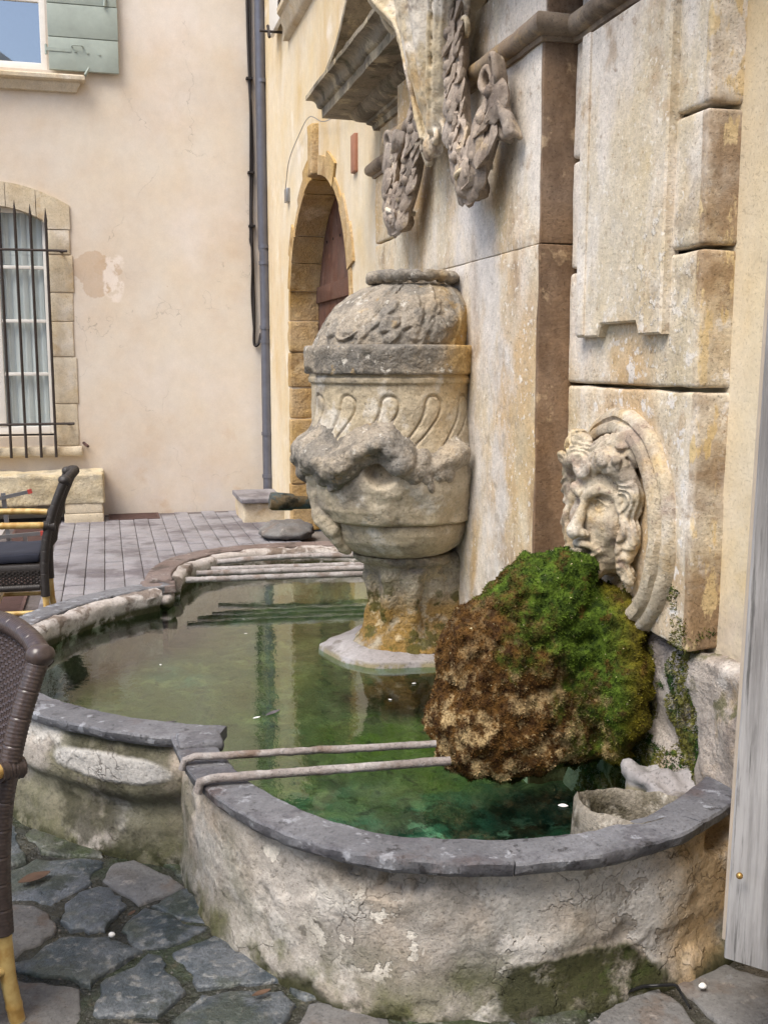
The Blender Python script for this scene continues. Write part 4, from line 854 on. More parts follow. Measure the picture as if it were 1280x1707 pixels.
def maskf(G):
    q = G - C0; p = np.stack([q @ ea, q[..., 2], (q @ ew) / .80], -1); s = p.copy(); s[..., 0] = np.abs(s[..., 0])       # s: mirrored
    d = s_ell(p, (0, -.045, .0), (.128, .195, .125)); d = smin(d, s_ell(p, (0, .06, .02), (.112, .09, .098)), .03)
    d = smin(d, s_ell(s, (.062, -.065, .075), (.045, .05, .042)), .03); d = smin(d, s_ell(p, (0, -.205, .085), (.05, .042, .045)), .03)
    d = smin(d, s_ell(p, (0, -.14, .085), (.058, .045, .045)), .02)
    d = smax(d, -s_ell(s, (.05, -.006, .135), (.036, .022, .034)), .014)                                        # sockets
    d = smin(d, s_poly(s, catmull([(.012, .018, .122), (.03, .03, .13), (.06, .043, .118), (.10, .03, .075)], 4), [.017] * 8 + [.013] * 5), .012)
    d = smin(d, s_ell(s, (.05, -.004, .092), (.024, .018, .018)), .003)
    d = smin(d, s_poly(s, catmull([(.022, -.002, .108), (.048, .016, .116), (.082, -.006, .092)], 5), .006), .004); d = smin(d, s_poly(s, catmull([(.022, -.006, .108), (.05, -.022, .110), (.082, -.008, .092)], 5), .005), .004)
    d = smin(d, s_cap(p, (0, .015, .118), (0, -.088, .175), .014, .024), .014); d = smin(d, s_ell(s, (.024, -.092, .145), (.016, .014, .02)), .008)
    d = smax(d, -s_ell(s, (.012, -.108, .162), (.007, .008, .014)), .004)
    d = smin(d, s_poly(s, catmull([(.0, -.127, .145), (.025, -.128, .138), (.052, -.148, .105)], 4), [.012] * 5 + [.008] * 4), .008)
    d = smin(d, s_poly(s, catmull([(.0, -.172, .135), (.025, -.17, .130), (.05, -.152, .105)], 4), [.013] * 5 + [.007] * 4), .008)
    d = smax(d, -s_ell(p, (0, -.149, .14), (.036, .013, .045)), .006)
    d = smax(d, -(s_poly(s, catmull([(.03, -.085, .15), (.05, -.105, .133), (.062, -.14, .11)], 4), .003)), .006)          # cheek fold
    d = smax(d, -s_poly(s, [(.006, .04, .128), (.008, .012, .135)], .003), .004)
    # hair: brow roll, curls, falling locks
    for sg in (-1, 1):
        d = smin(d, s_poly(p, catmull([(0, .10, .10), (sg * .05, .135, .105), (sg * .10, .125, .085), (sg * .135, .085, .06)], 5), [.036] * 6 + [.04] * 6 + [.03] * 4), .008)
        k = np.linspace(0, 5.6, 18); d = smin(d, s_poly(p, [(sg * (.115 + (.048 - .0065 * t) * math.cos(t + 1.4)), .135 + (.048 - .0065 * t) * math.sin(t + 1.4), .085 + .006 * t) for t in k], .0135), .004)
        d = smin(d, s_poly(p, catmull([(sg * .12, .09, .06), (sg * .15, .03, .05), (sg * .128, -.03, .05), (sg * .155, -.09, .05), (sg * .125, -.16, .055), (sg * .14, -.22, .05)], 5), [.034] * 10 + [.028] * 11 + [.022] * 5), .008)
        d = smin(d, s_poly(p, catmull([(sg * .125, .05, .075), (sg * .118, -.01, .075), (sg * .142, -.06, .075), (sg * .118, -.12, .075), (sg * .125, -.2, .07)], 5), .016), .005)
        d = smin(d, s_poly(p, catmull([(sg * .02, .155, .09), (sg * .06, .18, .08), (sg * .115, .19, .06), (sg * .15, .15, .04)], 5), .03), .006)
    d = smin(d, s_poly(p, catmull([(-.03, .115, .125), (.0, .09, .135), (.035, .10, .13), (.03, .135, .12)], 5), .016), .005)
    hair = sstep(.075, .1, p[..., 1]) + sstep(.11, .125, s[..., 0]); d = d + .004 * np.sin(fbm(p, 9, 2, 3) * 40) * np.clip(hair, 0, 1)
    d = d * .9 + .007 * fbm(G, 34, 3, 5)
    return np.maximum(d, G[..., 0] - 1.545)
V, F = nets(maskf, (1.27, 2.71, .84), (1.56, 3.20, 1.36), .0042); obj('mask', V, F, M['mask'], md, 180)
obj('spout_pipe', *tubem([C0 + ew * .07 + [0, 0, -.149], C0 + ew * .15 + [0, 0, -.152]], .012, 10), M['urn_foot'], md)

# ================================================================== urn
UC = np.array([1.156, YC]); ur = empty('stone_urn', (UC[0], UC[1], .3), 'large weathered grey stone urn with swirling gadroons standing in the basin', 'urn')
def U(px, py, r, sh=0.0):
    d = _Dv * FPX + _Rv * (px - 640) - _Uv * (py - 853.5); d = d / np.hypot(d[0], d[1]); c = UC + np.array([sh, 0]); b = d[0] * c[0] + d[1] * c[1]; disc = r * r - (c @ c - b * b)
    t = b - math.sqrt(max(disc, 0)); return np.array([0, 0, CZ]) + d * t
def lathe(prof, nth=150, nz=None, shift=lambda z: 0.0, disp=None, dz=.008, closed_top=False, seed=0, rough=.004):
    prof = np.array(prof, float); P = resample(prof, dz); V = []; F = []; n = len(P)
    th_ = np.arange(nth) * 2 * math.pi / nth; T, I = np.meshgrid(th_, np.arange(n)); r = P[I, 1]; z = P[I, 0]
    base = np.stack([UC[0] + r * np.cos(T), UC[1] + r * np.sin(T), z], -1)
    dd = rough * fbm(base, 16, 4, seed) * 2
    if disp is not None: dd = dd + disp(T, z, r, base)
    r2 = np.maximum(r + dd, .002); sh = np.array([shift(q) for q in P[:, 0]])[I]
    V = np.stack([UC[0] + sh + r2 * np.cos(T), UC[1] + r2 * np.sin(T), z], -1).reshape(-1, 3)
    for i in range(n - 1):
        for k in range(nth): F.append((i * nth + k, i * nth + (k + 1) % nth, (i + 1) * nth + (k + 1) % nth, (i + 1) * nth + k))
    F.append(tuple(range(nth))[::-1]); F.append(tuple((n - 1) * nth + k for k in range(nth)))
    return V, F
shf = lambda z: float(np.interp(z, [.40, .70, .74, .88, .95, 1.6, 1.88], [.06, .06, .04, .035, .01, .0, .095]))
def gadroon(T, z, r, B):
    out = np.zeros_like(T); N = 12
    ph = (T - 4.15) % (2 * math.pi / N) - math.pi / N        # phase 0 at the middle of each gadroon top
    for kk in (-1, 0, 1):
        s = (ph + kk * 2 * math.pi / N) * .345; sc = -.17 * sstep(1.41, 1.13, z) + .03 * np.sin((z - 1.13) / .28 * math.pi)
        hw = np.interp(z, [1.1, 1.2, 1.35], [.014, .024, .036]); d = np.sqrt((s - sc) ** 2 + np.maximum(0, z - 1.375) ** 2) - hw
        out = np.minimum(out, -.011 * np.exp(-(d / .0055) ** 2)); out = out + .010 * sstep(0, -.03, d) * (out > -.003)
    return out * sstep(1.10, 1.14, z) * sstep(1.425, 1.415, z)
_np = U(632, 778, .37); NT = math.atan2(_np[1] - UC[1], _np[0] - UC[0]) % (2 * math.pi)
def body_disp(T, z, r, B):
    j = .012 * vnoise(np.stack([np.cos(T) * 3, np.sin(T) * 3, T * 0], -1), 3, 4)
    ds = ((T - NT + math.pi) % (2 * math.pi) - math.pi) * .36; nic = sstep(1.0, .55, np.sqrt((ds / .075) ** 2 + ((z - 1.115) / .07) ** 2))
    return gadroon(T, z, r, B) - .06 * nic - .02 * sstep(.0, .4, fbm(B, 6, 3, 9)) * sstep(1.1, .98, z)
# the photo shows the side the gadroons lean on; the lower shell ends in a broken lip over the bowl
obj('gadrooned_body', *lathe([(.885, .25), (.893, .325), (.90, .337), (.95, .352), (1.02, .366), (1.08, .372), (1.15, .362), (1.22, .345), (1.33, .338), (1.455, .338), (1.46, .347), (1.478, .349), (1.484, .342), (1.495, .342)], 420, disp=body_disp, shift=shf, dz=.005, seed=1), M['urn'], ur, 60)
def collar_disp(T, z, r, B): return -.02 * sstep(.12, .45, fbm(B, 7, 3, 4)) * (sstep(1.52, 1.50, z) + sstep(1.59, 1.61, z)) + .006 * fbm(B, 30, 3, 2)
obj('collar', *lathe([(1.492, .30), (1.494, .357), (1.50, .362), (1.60, .363), (1.608, .358), (1.612, .29)], 260, disp=collar_disp, seed=2), M['urn_dark'], ur, 50)
tufts = [(a, z, s) for a, z, s in [(3.75, 1.70, .05), (3.98, 1.66, .04), (4.2, 1.76, .05), (4.32, 1.69, .042), (4.40, 1.64, .035), (4.62, 1.71, .05), (4.70, 1.66, .045), (4.55, 1.77, .04), (4.86, 1.75, .04), (4.95, 1.68, .05), (5.0, 1.64, .04), (5.15, 1.71, .045), (3.5, 1.68, .045), (3.3, 1.72, .04), (4.08, 1.71, .05)]]
def dome_disp(T, z, r, B):
    o = np.zeros_like(T)
    for a, zc, s in tufts:
        ds = np.abs((T - a + math.pi) % (2 * math.pi) - math.pi) * .32; o = np.maximum(o, .014 * sstep(s, s * .7, np.sqrt(ds ** 2 + (z - zc) ** 2) + .012 * vnoise(B, 40, 3)))
    for a in (3.62, 4.02, 4.80, 5.3, 2.9, 2.3, 1.6, .9, .2, 5.9):
        ds = np.abs((T - a - .25 * (z - 1.62) + math.pi) % (2 * math.pi) - math.pi) * .32; o = np.maximum(o, .013 * np.exp(-(ds / .012) ** 2)); o = o - .006 * np.exp(-((ds - .024) / .008) ** 2)
    ds = ((T - 4.15 + math.pi) % (2 * math.pi) - math.pi) * .32; cur = 1.63 + 9 * (ds + .12) ** 2; o = np.maximum(o, .018 * sstep(.012, .0, np.abs(z - cur)) * (np.abs(ds) < .2)); o = np.maximum(o, .014 * sstep(0, .03, z - cur) * (np.abs(ds) < .16) * sstep(1.8, 1.74, z))
    return o + .010 * fbm(B, 18, 4, 6)
obj('dome', *lathe([(1.605, .20), (1.607, .318), (1.66, .314), (1.72, .298), (1.77, .272), (1.81, .235), (1.84, .195), (1.855, .15), (1.862, .05)], 360, disp=dome_disp, shift=shf, dz=.005, seed=3), M['urn_dark'], ur, 60)
t = np.linspace(0, 2 * math.pi, 90); WR = np.array([(UC[0] + .09 + .165 * math.cos(k), UC[1] + .165 * math.sin(k), 1.882 + .004 * math.sin(9 * k)) for k in t])
V, F = tubem(WR, .028 + .004 * np.sin(np.arange(90) * 1.3), 12, cap=False); V = np.array(V); V += np.stack([fbm(V, 26, 3, k) for k in range(3)], 1) * .014; V[:, 2] = 1.885 + (V[:, 2] - 1.882) * .85
obj('wreath', V, F, M['urn_dark'], ur, 180)
obj('bowl', *lathe([(.90, .28), (.885, .305), (.85, .304), (.81, .286), (.775, .256), (.75, .215), (.737, .18), (.735, .12)], 220, shift=shf, seed=4, rough=.005), M['urn'], ur, 60)
def foot_disp(T, z, r, B): return .035 * fbm(B, 9, 4, 3) + .02 * np.cos(T * 8) * sstep(.72, .6, z) * sstep(.38, .5, z)
obj('foot', *lathe([(.742, .14), (.738, .205), (.72, .212), (.705, .20), (.695, .175), (.62, .165), (.52, .155), (.44, .165), (.38, .20), (.34, .23), (.33, .1)], 220, disp=foot_disp, shift=shf, seed=5), M['urn_foot'], ur, 60)
obj('wall_tie', *blockm((1.22, 4.11, .33), (1.45, 4.40, .74), res=.03, bev=.04, rough=.03, nsc=12), M['urn_foot'], ur, 60)
pl = [at(x, y, Z=.325) for x, y in ((533, 1072), (548, 1083), (575, 1095), (610, 1103), (660, 1105), (730, 1102), (765, 1095))] + [np.array([1.42, 3.98, .325]), np.array([1.42, 4.62, .325]), np.array([1.1, 4.62, .325])]
V, F = slabm(pl, .275, .327, jit=.008, seed=3, dome=.035); obj('foot_slab', V, F, M['lime_slab'], ur, 50)
# heavy swag draped round the shoulder: lump, arch, knot and torn leaves
def swag(G):
    d = s_poly(G, catmull([U(512, 750, .36), U(530, 765, .375), U(552, 778, .375), U(575, 772, .375), U(592, 757, .352), U(612, 742, .358), U(635, 737, .358), U(655, 749, .355), U(672, 772, .35), U(684, 792, .345)], 5), [.065] * 4 + [.058] * 12 + [.052] * 10 + [.048] * 14 + [.034] * 6)
    for x, y, r in ((600, 756, .03), (625, 742, .026), (650, 754, .026), (668, 778, .026), (540, 775, .036), (512, 778, .036), (560, 792, .03)): d = smin(d, np.linalg.norm(G - U(x, y, .39), axis=-1) - r, .016)
    for x, y, r in ((515, 782, .05), (540, 792, .045), (566, 786, .042), (505, 760, .05)): d = smin(d, np.linalg.norm(G - U(x, y, .355), axis=-1) - r, .025)
    d = smin(d, s_ell(G, U(525, 755, .36), (.075, .075, .075)), .03)
    d = smin(d, s_poly(G, catmull([U(700, 785, .36), U(725, 782, .37), U(750, 765, .375), U(768, 755, .37)], 5), [.02] * 5 + [.028] * 5 + [.04] * 5 + [.042]), .015)
    for x, y, r in ((705, 772, .022), (692, 800, .02), (712, 800, .026), (730, 792, .028), (747, 795, .02), (718, 812, .018), (560, 806, .024), (552, 815, .018), (742, 780, .03)): d = smin(d, np.linalg.norm(G - U(x, y, .362), axis=-1) - r, .01)
    d = d + .026 * fbm(G, 14, 4, 3) + .012 * np.abs(fbm(G * [1, 1, .5], 30, 2, 6))
    bd = np.hypot(G[..., 0] - UC[0], G[..., 1] - UC[1]) - np.interp(G[..., 2], [.9, .95, 1.02, 1.08, 1.15, 1.22, 1.33], [.337, .352, .366, .372, .362, .345, .338]) + .007
    return np.maximum(smin(d, bd, .07), d - np.interp(G[..., 2], [1.06, 1.13, 1.2], [.004, .02, .075]))
V, F = nets(swag, (.62, 3.76, .95), (1.60, 4.50, 1.32), .0075); obj('drapery_swag', V, F, M['urn_dark'], ur, 180)
# left keel below the spout, the spout and its stump on the right
def keel(G):
    d = s_poly(G, catmull([U(530, 800, .335), U(535, 840, .32), U(548, 868, .30), U(560, 892, .27), U(572, 908, .24)], 4), [.05] * 6 + [.045] * 5 + [.034] * 6)
    return d + .03 * fbm(G, 14, 3, 7)
V, F = nets(keel, (.70, 4.0, .68), (1.12, 4.62, 1.14), .007); obj('keel_stone', V, F, M['urn'], ur, 180)
a0, a1 = U(525, 838, .33), U(525, 838, .33) + np.array([-.205, .0, .015])
V, F = tubem([a0 + (a1 - a0) * k for k in (0, .45, .5, .93, 1.0)], [.03, .032, .04, .045, .04], 14); V = np.array(V) + np.stack([fbm(np.array(V), 30, 3, k) for k in range(3)], 1) * .014
V = a0 + (V - a0) * np.array([.92, .85, .85]); obj('spout', V, F, M['bronze'], ur, 60)
q = U(783, 848, .35); V, F = lump(q, (.035, .035, .035), 4, .35, 14); obj('broken_spout', V, F, M['urn_foot'], ur, 180)

# ================================================================== basin
CB, RB = np.array([.75, YC]), 1.28
lobe = catmull([(.168, 3.11), (.185, 2.92), (.225, 2.72), (.30, 2.53), (.41, 2.365), (.57, 2.22), (.80, 2.143), (1.06, 2.118), (1.30, 2.145), (1.47, 2.195), (1.64, 2.27)], 12)
lobe = resample(lobe, .012); flobe = np.stack([lobe[:, 0], 2 * YC - lobe[:, 1]], 1)
a_ = math.atan2(3.11 - YC, .168 - .75); arc = np.array([CB + RB * np.array([math.cos(t), math.sin(t)]) for t in np.linspace(a_ + .02, a_ + .02 - (2 * (math.pi + a_) + .04), 240)])
bs_ = empty('fountain_basin', (.6, YC, 0), 'low lobed stone basin with grey coping and peeling render', 'basin')
def basin_wall(path, sign, dispf, mat, thick=.10, top=.382):
    """path: outer plan line; sign: +1 if the outside is to the right of travel"""
    D = np.gradient(path, axis=0); D /= np.linalg.norm(D, axis=1, keepdims=True); N = np.stack([D[:, 1], -D[:, 0]], 1) * sign; zs_ = np.r_[np.linspace(-.03, top, 36)]
    n, m = len(path), len(zs_); V = np.zeros((n, m + 2, 3))
    V[:, :m, :2] = path[:, None, :] - N[:, None, :] * .012 + N[:, None, :] * .02 * sstep(.1, -.02, zs_)[None, :, None]; V[:, :m, 2] = zs_
    d = dispf(V[:, :m]); V[:, :m, :2] += N[:, None, :] * d[..., None]
    V[:, m, :2] = path - N * thick; V[:, m, 2] = top; V[:, m + 1, :2] = path - N * thick; V[:, m + 1, 2] = -.02
    idx = np.arange(n * (m + 2)).reshape(n, m + 2); F = np.stack([idx[:-1, :-1], idx[1:, :-1], idx[1:, 1:], idx[:-1, 1:]], -1).reshape(-1, 4)
    V, F = fixn(V.reshape(-1, 3), F.tolist()); return obj('basin_wall', V, F, mat, bs_, 60)
def disp_near(P):
    d = .010 * fbm(P, 6, 4, 1) + .006 * fbm(P, 25, 3, 2)
    s = fbm(P * [1, 1, 1.4], 4.5, 4, 6); d -= .010 * sstep(.02, .06, s)                          # flaked skin
    c = at(622, 1452, Z=.325); q = np.sqrt(((P[..., 0] - c[0]) / .105) ** 2 + ((P[..., 2] - .338) / .048) ** 2) + .25 * fbm(P, 16, 2, 8); hole = sstep(1.05, .85, q)
    d -= hole * (.038 - .034 * np.abs(vnoise(P, 30, 5)) - .012 * fbm(P, 60, 2, 4))
    cav = sstep(1.1, .8, np.sqrt(((P[..., 0] - 1.50) / .07) ** 2 + ((P[..., 2] - .36) / .07) ** 2)); d -= cav * .07
    for (zc, w) in ((.17, .003),): d -= .006 * np.exp(-((P[..., 2] - zc - .05 * vnoise(P, 4, 3)) / w) ** 2) * (P[..., 0] > .75)
    return d
basin_wall(lobe, 1, disp_near, M['basin_wall'])
def disp_mid(P):
    d = .012 * fbm(P, 6, 4, 11) + .006 * fbm(P, 25, 3, 12); z = P[..., 2] + .04 * vnoise(P, 5, 3)
    d += .018 * sstep(.20, .25, z) * sstep(.35, .30, z) - .018 * sstep(.10, .16, z) * sstep(.23, .19, z); return d
basin_wall(arc, -1, disp_mid, M['basin_wall'])
basin_wall(flobe, -1, lambda P: .008 * fbm(P, 6, 4, 21), M['basin_wall'])
def coping(path, sign, cuts, mat, lip=None, z0=.380, z1=.418, w=.115):
    n = len(path)
    for k in range(len(cuts) - 1):
        i0, i1 = int(cuts[k] * (n - 1)), int(cuts[k + 1] * (n - 1)); seg = resample(path[i0:i1 + 1], .018)
        if k: seg = seg.copy(); seg[0] += (seg[1] - seg[0]) * .15
        dz = random.uniform(-.002, .002); s = sign
        pr = [(s * .004, z0), (s * .014, z0 + .012), (s * .016, z1 - .006 + dz), (s * .012, z1 + dz), (0, z1 + .001 + dz), (-s * w * .5, z1 + .002 + dz), (-s * (w - .005), z1 + dz), (-s * w, z1 - .005 + dz), (-s * w, z0)]
        V, F = sweepm(seg, pr, noise=.005, nsc=24, seed=k); obj('coping_stone', V, F, mat, bs_, 35)
def sgn(path):   # +1 when the outside of the basin lies to the left of travel (sweepm offsets go left)
    i = len(path) // 2; D = path[i + 1] - path[i]; Lf = np.array([-D[1], D[0]]); return 1 if Lf @ (path[i] - np.array([.9, YC])) > 0 else -1
clobe = resample(catmull([(.168, 3.13), (.185, 2.92), (.225, 2.72), (.30, 2.53), (.41, 2.355), (.57, 2.205), (.78, 2.12), (.92, 2.095), (1.06, 2.085), (1.15, 2.10), (1.24, 2.12), (1.34, 2.155), (1.50, 2.25), (1.63, 2.35)], 12), .012)
coping(clobe, sgn(clobe), [0, .30, .62, .86, 1], M['coping'], w=.105)
arc2 = np.array([CB + RB * np.array([math.cos(t), math.sin(t)]) for t in np.linspace(a_ + .10, a_ - (2 * (math.pi + a_) + .06), 260)])
coping(arc2, sgn(arc2), [0, .2, .45, .7, 1], M['coping'], z1=.4145)
coping(flobe, sgn(flobe), [0, .14, .34, .6, .8, 1], M['coping_far'])
# limescale lip on the inner face of the far rims
for pth in (arc[130:236], flobe[14:]):
    s = sgn(arc if pth is not flobe[14:] and len(pth) == 106 else flobe)
    seg = resample(pth, .025); pr = [(-s * .118, .409), (-s * .16, .404), (-s * .175, .38), (-s * .165, .33), (-s * .15, .25), (-s * .118, .25)]
    V, F = sweepm(seg, pr, noise=.022, nsc=11, seed=4); obj('limescale_lip', V, F, M['limescale'], bs_, 60)
V, F = lump((.25, 5.37, .335), (.06, .10, .06), 6, .25, 16); obj('limescale_lip', V, F, M['limescale'], bs_, 180)
obj('corner_coping', *blockm((.14, 5.30, .375), (.31, 5.42, .4175), res=.02, bev=.008, rough=.014), M['coping_far'], bs_, 50)
# broken coping end by the wall
obj('mortar_bed', *blockm((1.44, 2.46, .28), (1.62, 2.68, .365), res=.015, bev=.02, rough=.05, nsc=16), M['lime_slab'], bs_, 60)
# clamp block where the rims meet
jq = np.array([.235, 3.03]); obj('corner_coping', *blockm((.165, 2.98, .40), (.30, 3.11, .432), res=.02, bev=.012, rough=.012), M['coping'], bs_, 60)
obj('corner_coping', *blockm((.19, 2 * YC - 3.10, .40), (.30, 2 * YC - 2.95, .43), res=.02, bev=.012, rough=.012), M['coping_far'], bs_, 60)
def offs(path, d):
    D = np.gradient(path, axis=0); D /= np.linalg.norm(D, axis=1, keepdims=True); N = np.stack([-D[:, 1], D[:, 0]], 1); return path - N * d * sgn(path)
def outline(d):
    A = offs(lobe, d)[::-1]; B = offs(arc, d); C = offs(flobe, d)
    A = A[:-int(d / .012) - 1]; C = C[int(d / .012) + 1:]
    B = B[(B[:, 1] > A[-1][1]) & (B[:, 1] < C[0][1])]
    return np.concatenate([A, B, C, [[1.66, C[-1][1]], [1.66, A[0][1]]]])
def inside(P, poly):
    x, y = P[..., 0], P[..., 1]; r = np.zeros(x.shape, bool); j = len(poly) - 1
    for i in range(len(poly)):
        xi, yi = poly[i]; xj, yj = poly[j]
        if yi != yj: r ^= ((yi > y) != (yj > y)) & (x < (xj - xi) * (y - yi) / (yj - yi) + xi)
        j = i
    return r
ol = outline(.05); gx = np.arange(-.55, 1.66, .025); gy = np.arange(2.15, 6.4, .025); GX, GY = np.meshgrid(gx, gy, indexing='ij'); P3 = np.stack([GX, GY, GX * 0], -1)
GZ = .035 + .03 * fbm(P3, 5, 4, 8) + .02 * np.abs(vnoise(P3, 14, 3)); ok = inside(P3, ol); idx = np.arange(GX.size).reshape(GX.shape)
Fq = [(idx[i, j], idx[i + 1, j], idx[i + 1, j + 1], idx[i, j + 1]) for i in range(len(gx) - 1) for j in range(len(gy) - 1) if ok[i, j] and ok[i + 1, j + 1]]
obj('basin_floor', np.stack([GX, GY, GZ], -1).reshape(-1, 3), Fq, M['basin_floor'], bs_, 180)
ol = outline(.085); V = [(x, y, .30) for x, y in ol]
wt = obj('water', V, [tuple(range(len(V)))[::-1]], M['water'], smooth=None)
tag(wt, kind='structure')

# stone ring by the near rim
rc = at(1054, 1340, Z=.41); V = []; F = []; prf = [(.116, .24), (.122, .36), (.128, .396), (.140, .408), (.153, .396), (.158, .34), (.156, .24)]; n = 60; m = len(prf)
for i in range(n):
    t = 2 * math.pi * i / n
    for r, z in prf: V.append((rc[0] + r * math.cos(t), rc[1] + r * .98 * math.sin(t), z + (.02 * math.cos(t + 2.2) if z > .3 else 0)))
V = np.array(V); V += np.stack([fbm(V, 15, 4, k) for k in range(3)], 1) * .026
lim_ = np.interp(V[:, 0], clobe[60:, 0], clobe[60:, 1]) + .07; V[:, 1] = np.maximum(V[:, 1], lim_)
for i in range(n):
    for k in range(m - 1): F.append((i * m + k, i * m + k + 1, ((i + 1) % n) * m + k + 1, ((i + 1) % n) * m + k))
V, F = fixn(V, F); sr = obj('stone_ring', V, F, M['ring'], smooth=70, base=(rc[0], rc[1], .26)); tag(sr, 'broken round stone ring crusted with lime inside the near basin rim', 'stone ring')

# iron rest bars across the lobes
def ibar(a, b, r, label, hook=True, grp='iron rest bars across the basin', sag=0.0, lim='bar_iron'):
    a = np.array(a); b = np.array(b); P = [a + (b - a) * t + np.array([0, 0, -sag * math.sin(math.pi * t)]) for t in np.linspace(0, 1, 40)]
    if hook: d = (a - b) / np.linalg.norm(a - b); P = [a + d * .035 + np.array([0, 0, -.035]), a + d * .028 + np.array([0, 0, -.008])] + P
    V, F = tubem(P, r, 8); V = np.array(V); V += np.stack([fbm(V, 35, 3, k) for k in range(3)], 1) * .004
    o = obj('iron_bar', V, F, M[lim], smooth=70, base=a); tag(o, label, 'iron bar', grp); return o
for (p, q, r, lb) in (((325, 1262), (712, 1241), .0115, 'pale crusted iron bar over the near lobe, the one farther from the viewer'), ((352, 1298), (735, 1269), .013, 'pale crusted iron bar over the near lobe, nearest the viewer')):
    a = at(*p, Z=.440); b = at(*q, Z=.440); ibar(a, b + (b - a) * .04, r, lb)
far = [((310, 967), 'rusty straight iron bar edging the far lobe, lowest of four'), ((328, 956), 'limed iron bar in far lobe, second above the water'), ((352, 949), 'limed iron bar in far lobe, third above the water'), ((362, 937), 'bent limed iron bar in far lobe, uppermost of four')]
for k, (p, lb) in enumerate(far):
    a = at(*p, Z=.425 if k else .42); ibar(a, [1.56, a[1] - .10, a[2]], .016, lb, hook=False, sag=-.02 if k == 3 else .0, grp='iron bars over the far lobe')

# ================================================================== moss
def mound(G):
    d = s_ell(G, (1.285, 2.95, .825), (.165, .12, .125)); d = smin(d, s_ell(G, (1.21, 2.96, .64), (.22, .16, .2)), .06); d = smin(d, s_ell(G, (1.12, 2.95, .58), (.15, .15, .18)), .08); d = smin(d, s_ell(G, (1.165, 2.95, .45), (.235, .19, .165)), .06)
    d = smin(d, s_ell(G, (1.41, 2.97, .55), (.13, .15, .34)), .05); d = smin(d, s_ell(G, (1.50, 2.87, .56), (.09, .17, .28)), .06); d = smin(d, s_ell(G, (1.36, 2.91, .915), (.075, .065, .05)), .04); d = smin(d, s_ell(G, (1.2, 2.9, .36), (.2, .14, .08)), .05)
    d = smin(d, s_ell(G, (1.06, 2.93, .43), (.13, .17, .12)), .05)
    d = smax(d, -s_ell(G, at(893, 942, Y=2.85), (.045, .05, .022)), .02)
    d = smax(d, .285 - G[..., 2], .02)
    return d + .03 * fbm(G, 6.5, 3, 5) + .036 * fbm(G, 22, 4, 7)
ms = empty('moss_mound', (1.25, 2.95, .29), 'moss-grown brown and green mound hanging from the stone mask', 'moss')
MV, MF = nets(mound, (.82, 2.62, .26), (1.58, 3.26, 1.02), .0095); obj('tufa_core', MV, MF, M['moss_core'], ms, 180)
def tufts_on(V, F, n, ln, wd_, seed, lift=.5):
    r = np.random.default_rng(seed); V = np.asarray(V); F = np.asarray(F); a, b, c, d = (V[F[:, k]] for k in range(4)); nr = np.cross(c - a, d - b); ar = np.linalg.norm(nr, axis=1) + 1e-12; nr = nr / ar[:, None]
    f = r.choice(len(F), n, p=ar / ar.sum()); u, v = r.random((n, 1)), r.random((n, 1)); p = (a[f] * (1 - u) + b[f] * u) * (1 - v) + (d[f] * (1 - u) + c[f] * u) * v
    dirn = nr[f] + r.normal(0, lift, (n, 3)) + np.array([0, 0, -.25]); dirn /= np.linalg.norm(dirn, axis=1, keepdims=True); sd_ = np.cross(dirn, r.normal(0, 1, (n, 3))); sd_ /= np.linalg.norm(sd_, axis=1, keepdims=True)
    l = ln * r.uniform(.5, 1.3, (n, 1)); w = wd_ * r.uniform(.6, 1.3, (n, 1)); base = p - nr[f] * .003
    q = np.stack([base - sd_ * w, base + sd_ * w, base + dirn * l + sd_ * w * .5, base + dirn * l - sd_ * w * .5], 1).reshape(-1, 3)
    return q, np.arange(4 * n).reshape(n, 4)
V, F = tufts_on(MV, MF, 80000, .0085, .0020, 3, lift=.7); o = obj('moss_tufts', V, F, M['moss'], ms, None); o['kind'] = 'stuff'
wmo = empty('wall_moss', (1.55, 2.8, .3), 'olive moss creeping over the rough wall under the medallion', 'moss')
def moss_weight(P):
    w = sstep(-.02, .16, fbm(P, 9, 4, 13)) * sstep(2.46, 2.6, P[:, 1]) * sstep(.98, .72, P[:, 2]) ; return w * sstep(.25, .5, 1.0 - np.abs(P[:, 1] - 2.85) / .55) + .9 * sstep(2.72, 2.9, P[:, 1]) * sstep(.92, .8, P[:, 2]) * sstep(-.12, .05, fbm(P, 12, 3, 4))
for k_, (src, n_) in enumerate(((base_stone, 62000), (med_stone, 9000))):
    me = src.data; V0 = np.array([v.co[:] for v in me.vertices]) + org[wf.name]; F0 = np.array([list(p.vertices) for p in me.polygons if len(p.vertices) == 4])
    C_ = V0[F0].mean(1); keep = (moss_weight(C_) > .12) & (C_[:, 0] < 1.62); F1 = F0[keep]
    V, F = tufts_on(V0, F1, n_, .009, .0024, 5 + k_, lift=.8); Q = V.reshape(-1, 4, 3); ok_ = moss_weight(Q[:, 0]) > .16; Q = Q[ok_]
    # a lumpy crust of small cushions under the blades
    r3 = np.random.default_rng(8 + k_); ci = r3.choice(len(Q), 620 if k_ == 0 else 60, replace=False); cl = []
    for c_ in Q[ci, 0]: r_ = r3.uniform(.006, .02); cl.append(lump(c_ + [.004, 0, 0], (r_ * .6, r_, r_ * 1.1), int(r_ * 9999), .3, 5))
    if k_ == 0: o = obj('moss_cushions', *join(cl), M['moss_wall'], wmo, 180); o['kind'] = 'stuff'
    o = obj('moss_tufts', Q.reshape(-1, 3), np.arange(len(Q) * 4).reshape(-1, 4), M['moss_wall'], wmo, None); o['kind'] = 'stuff'

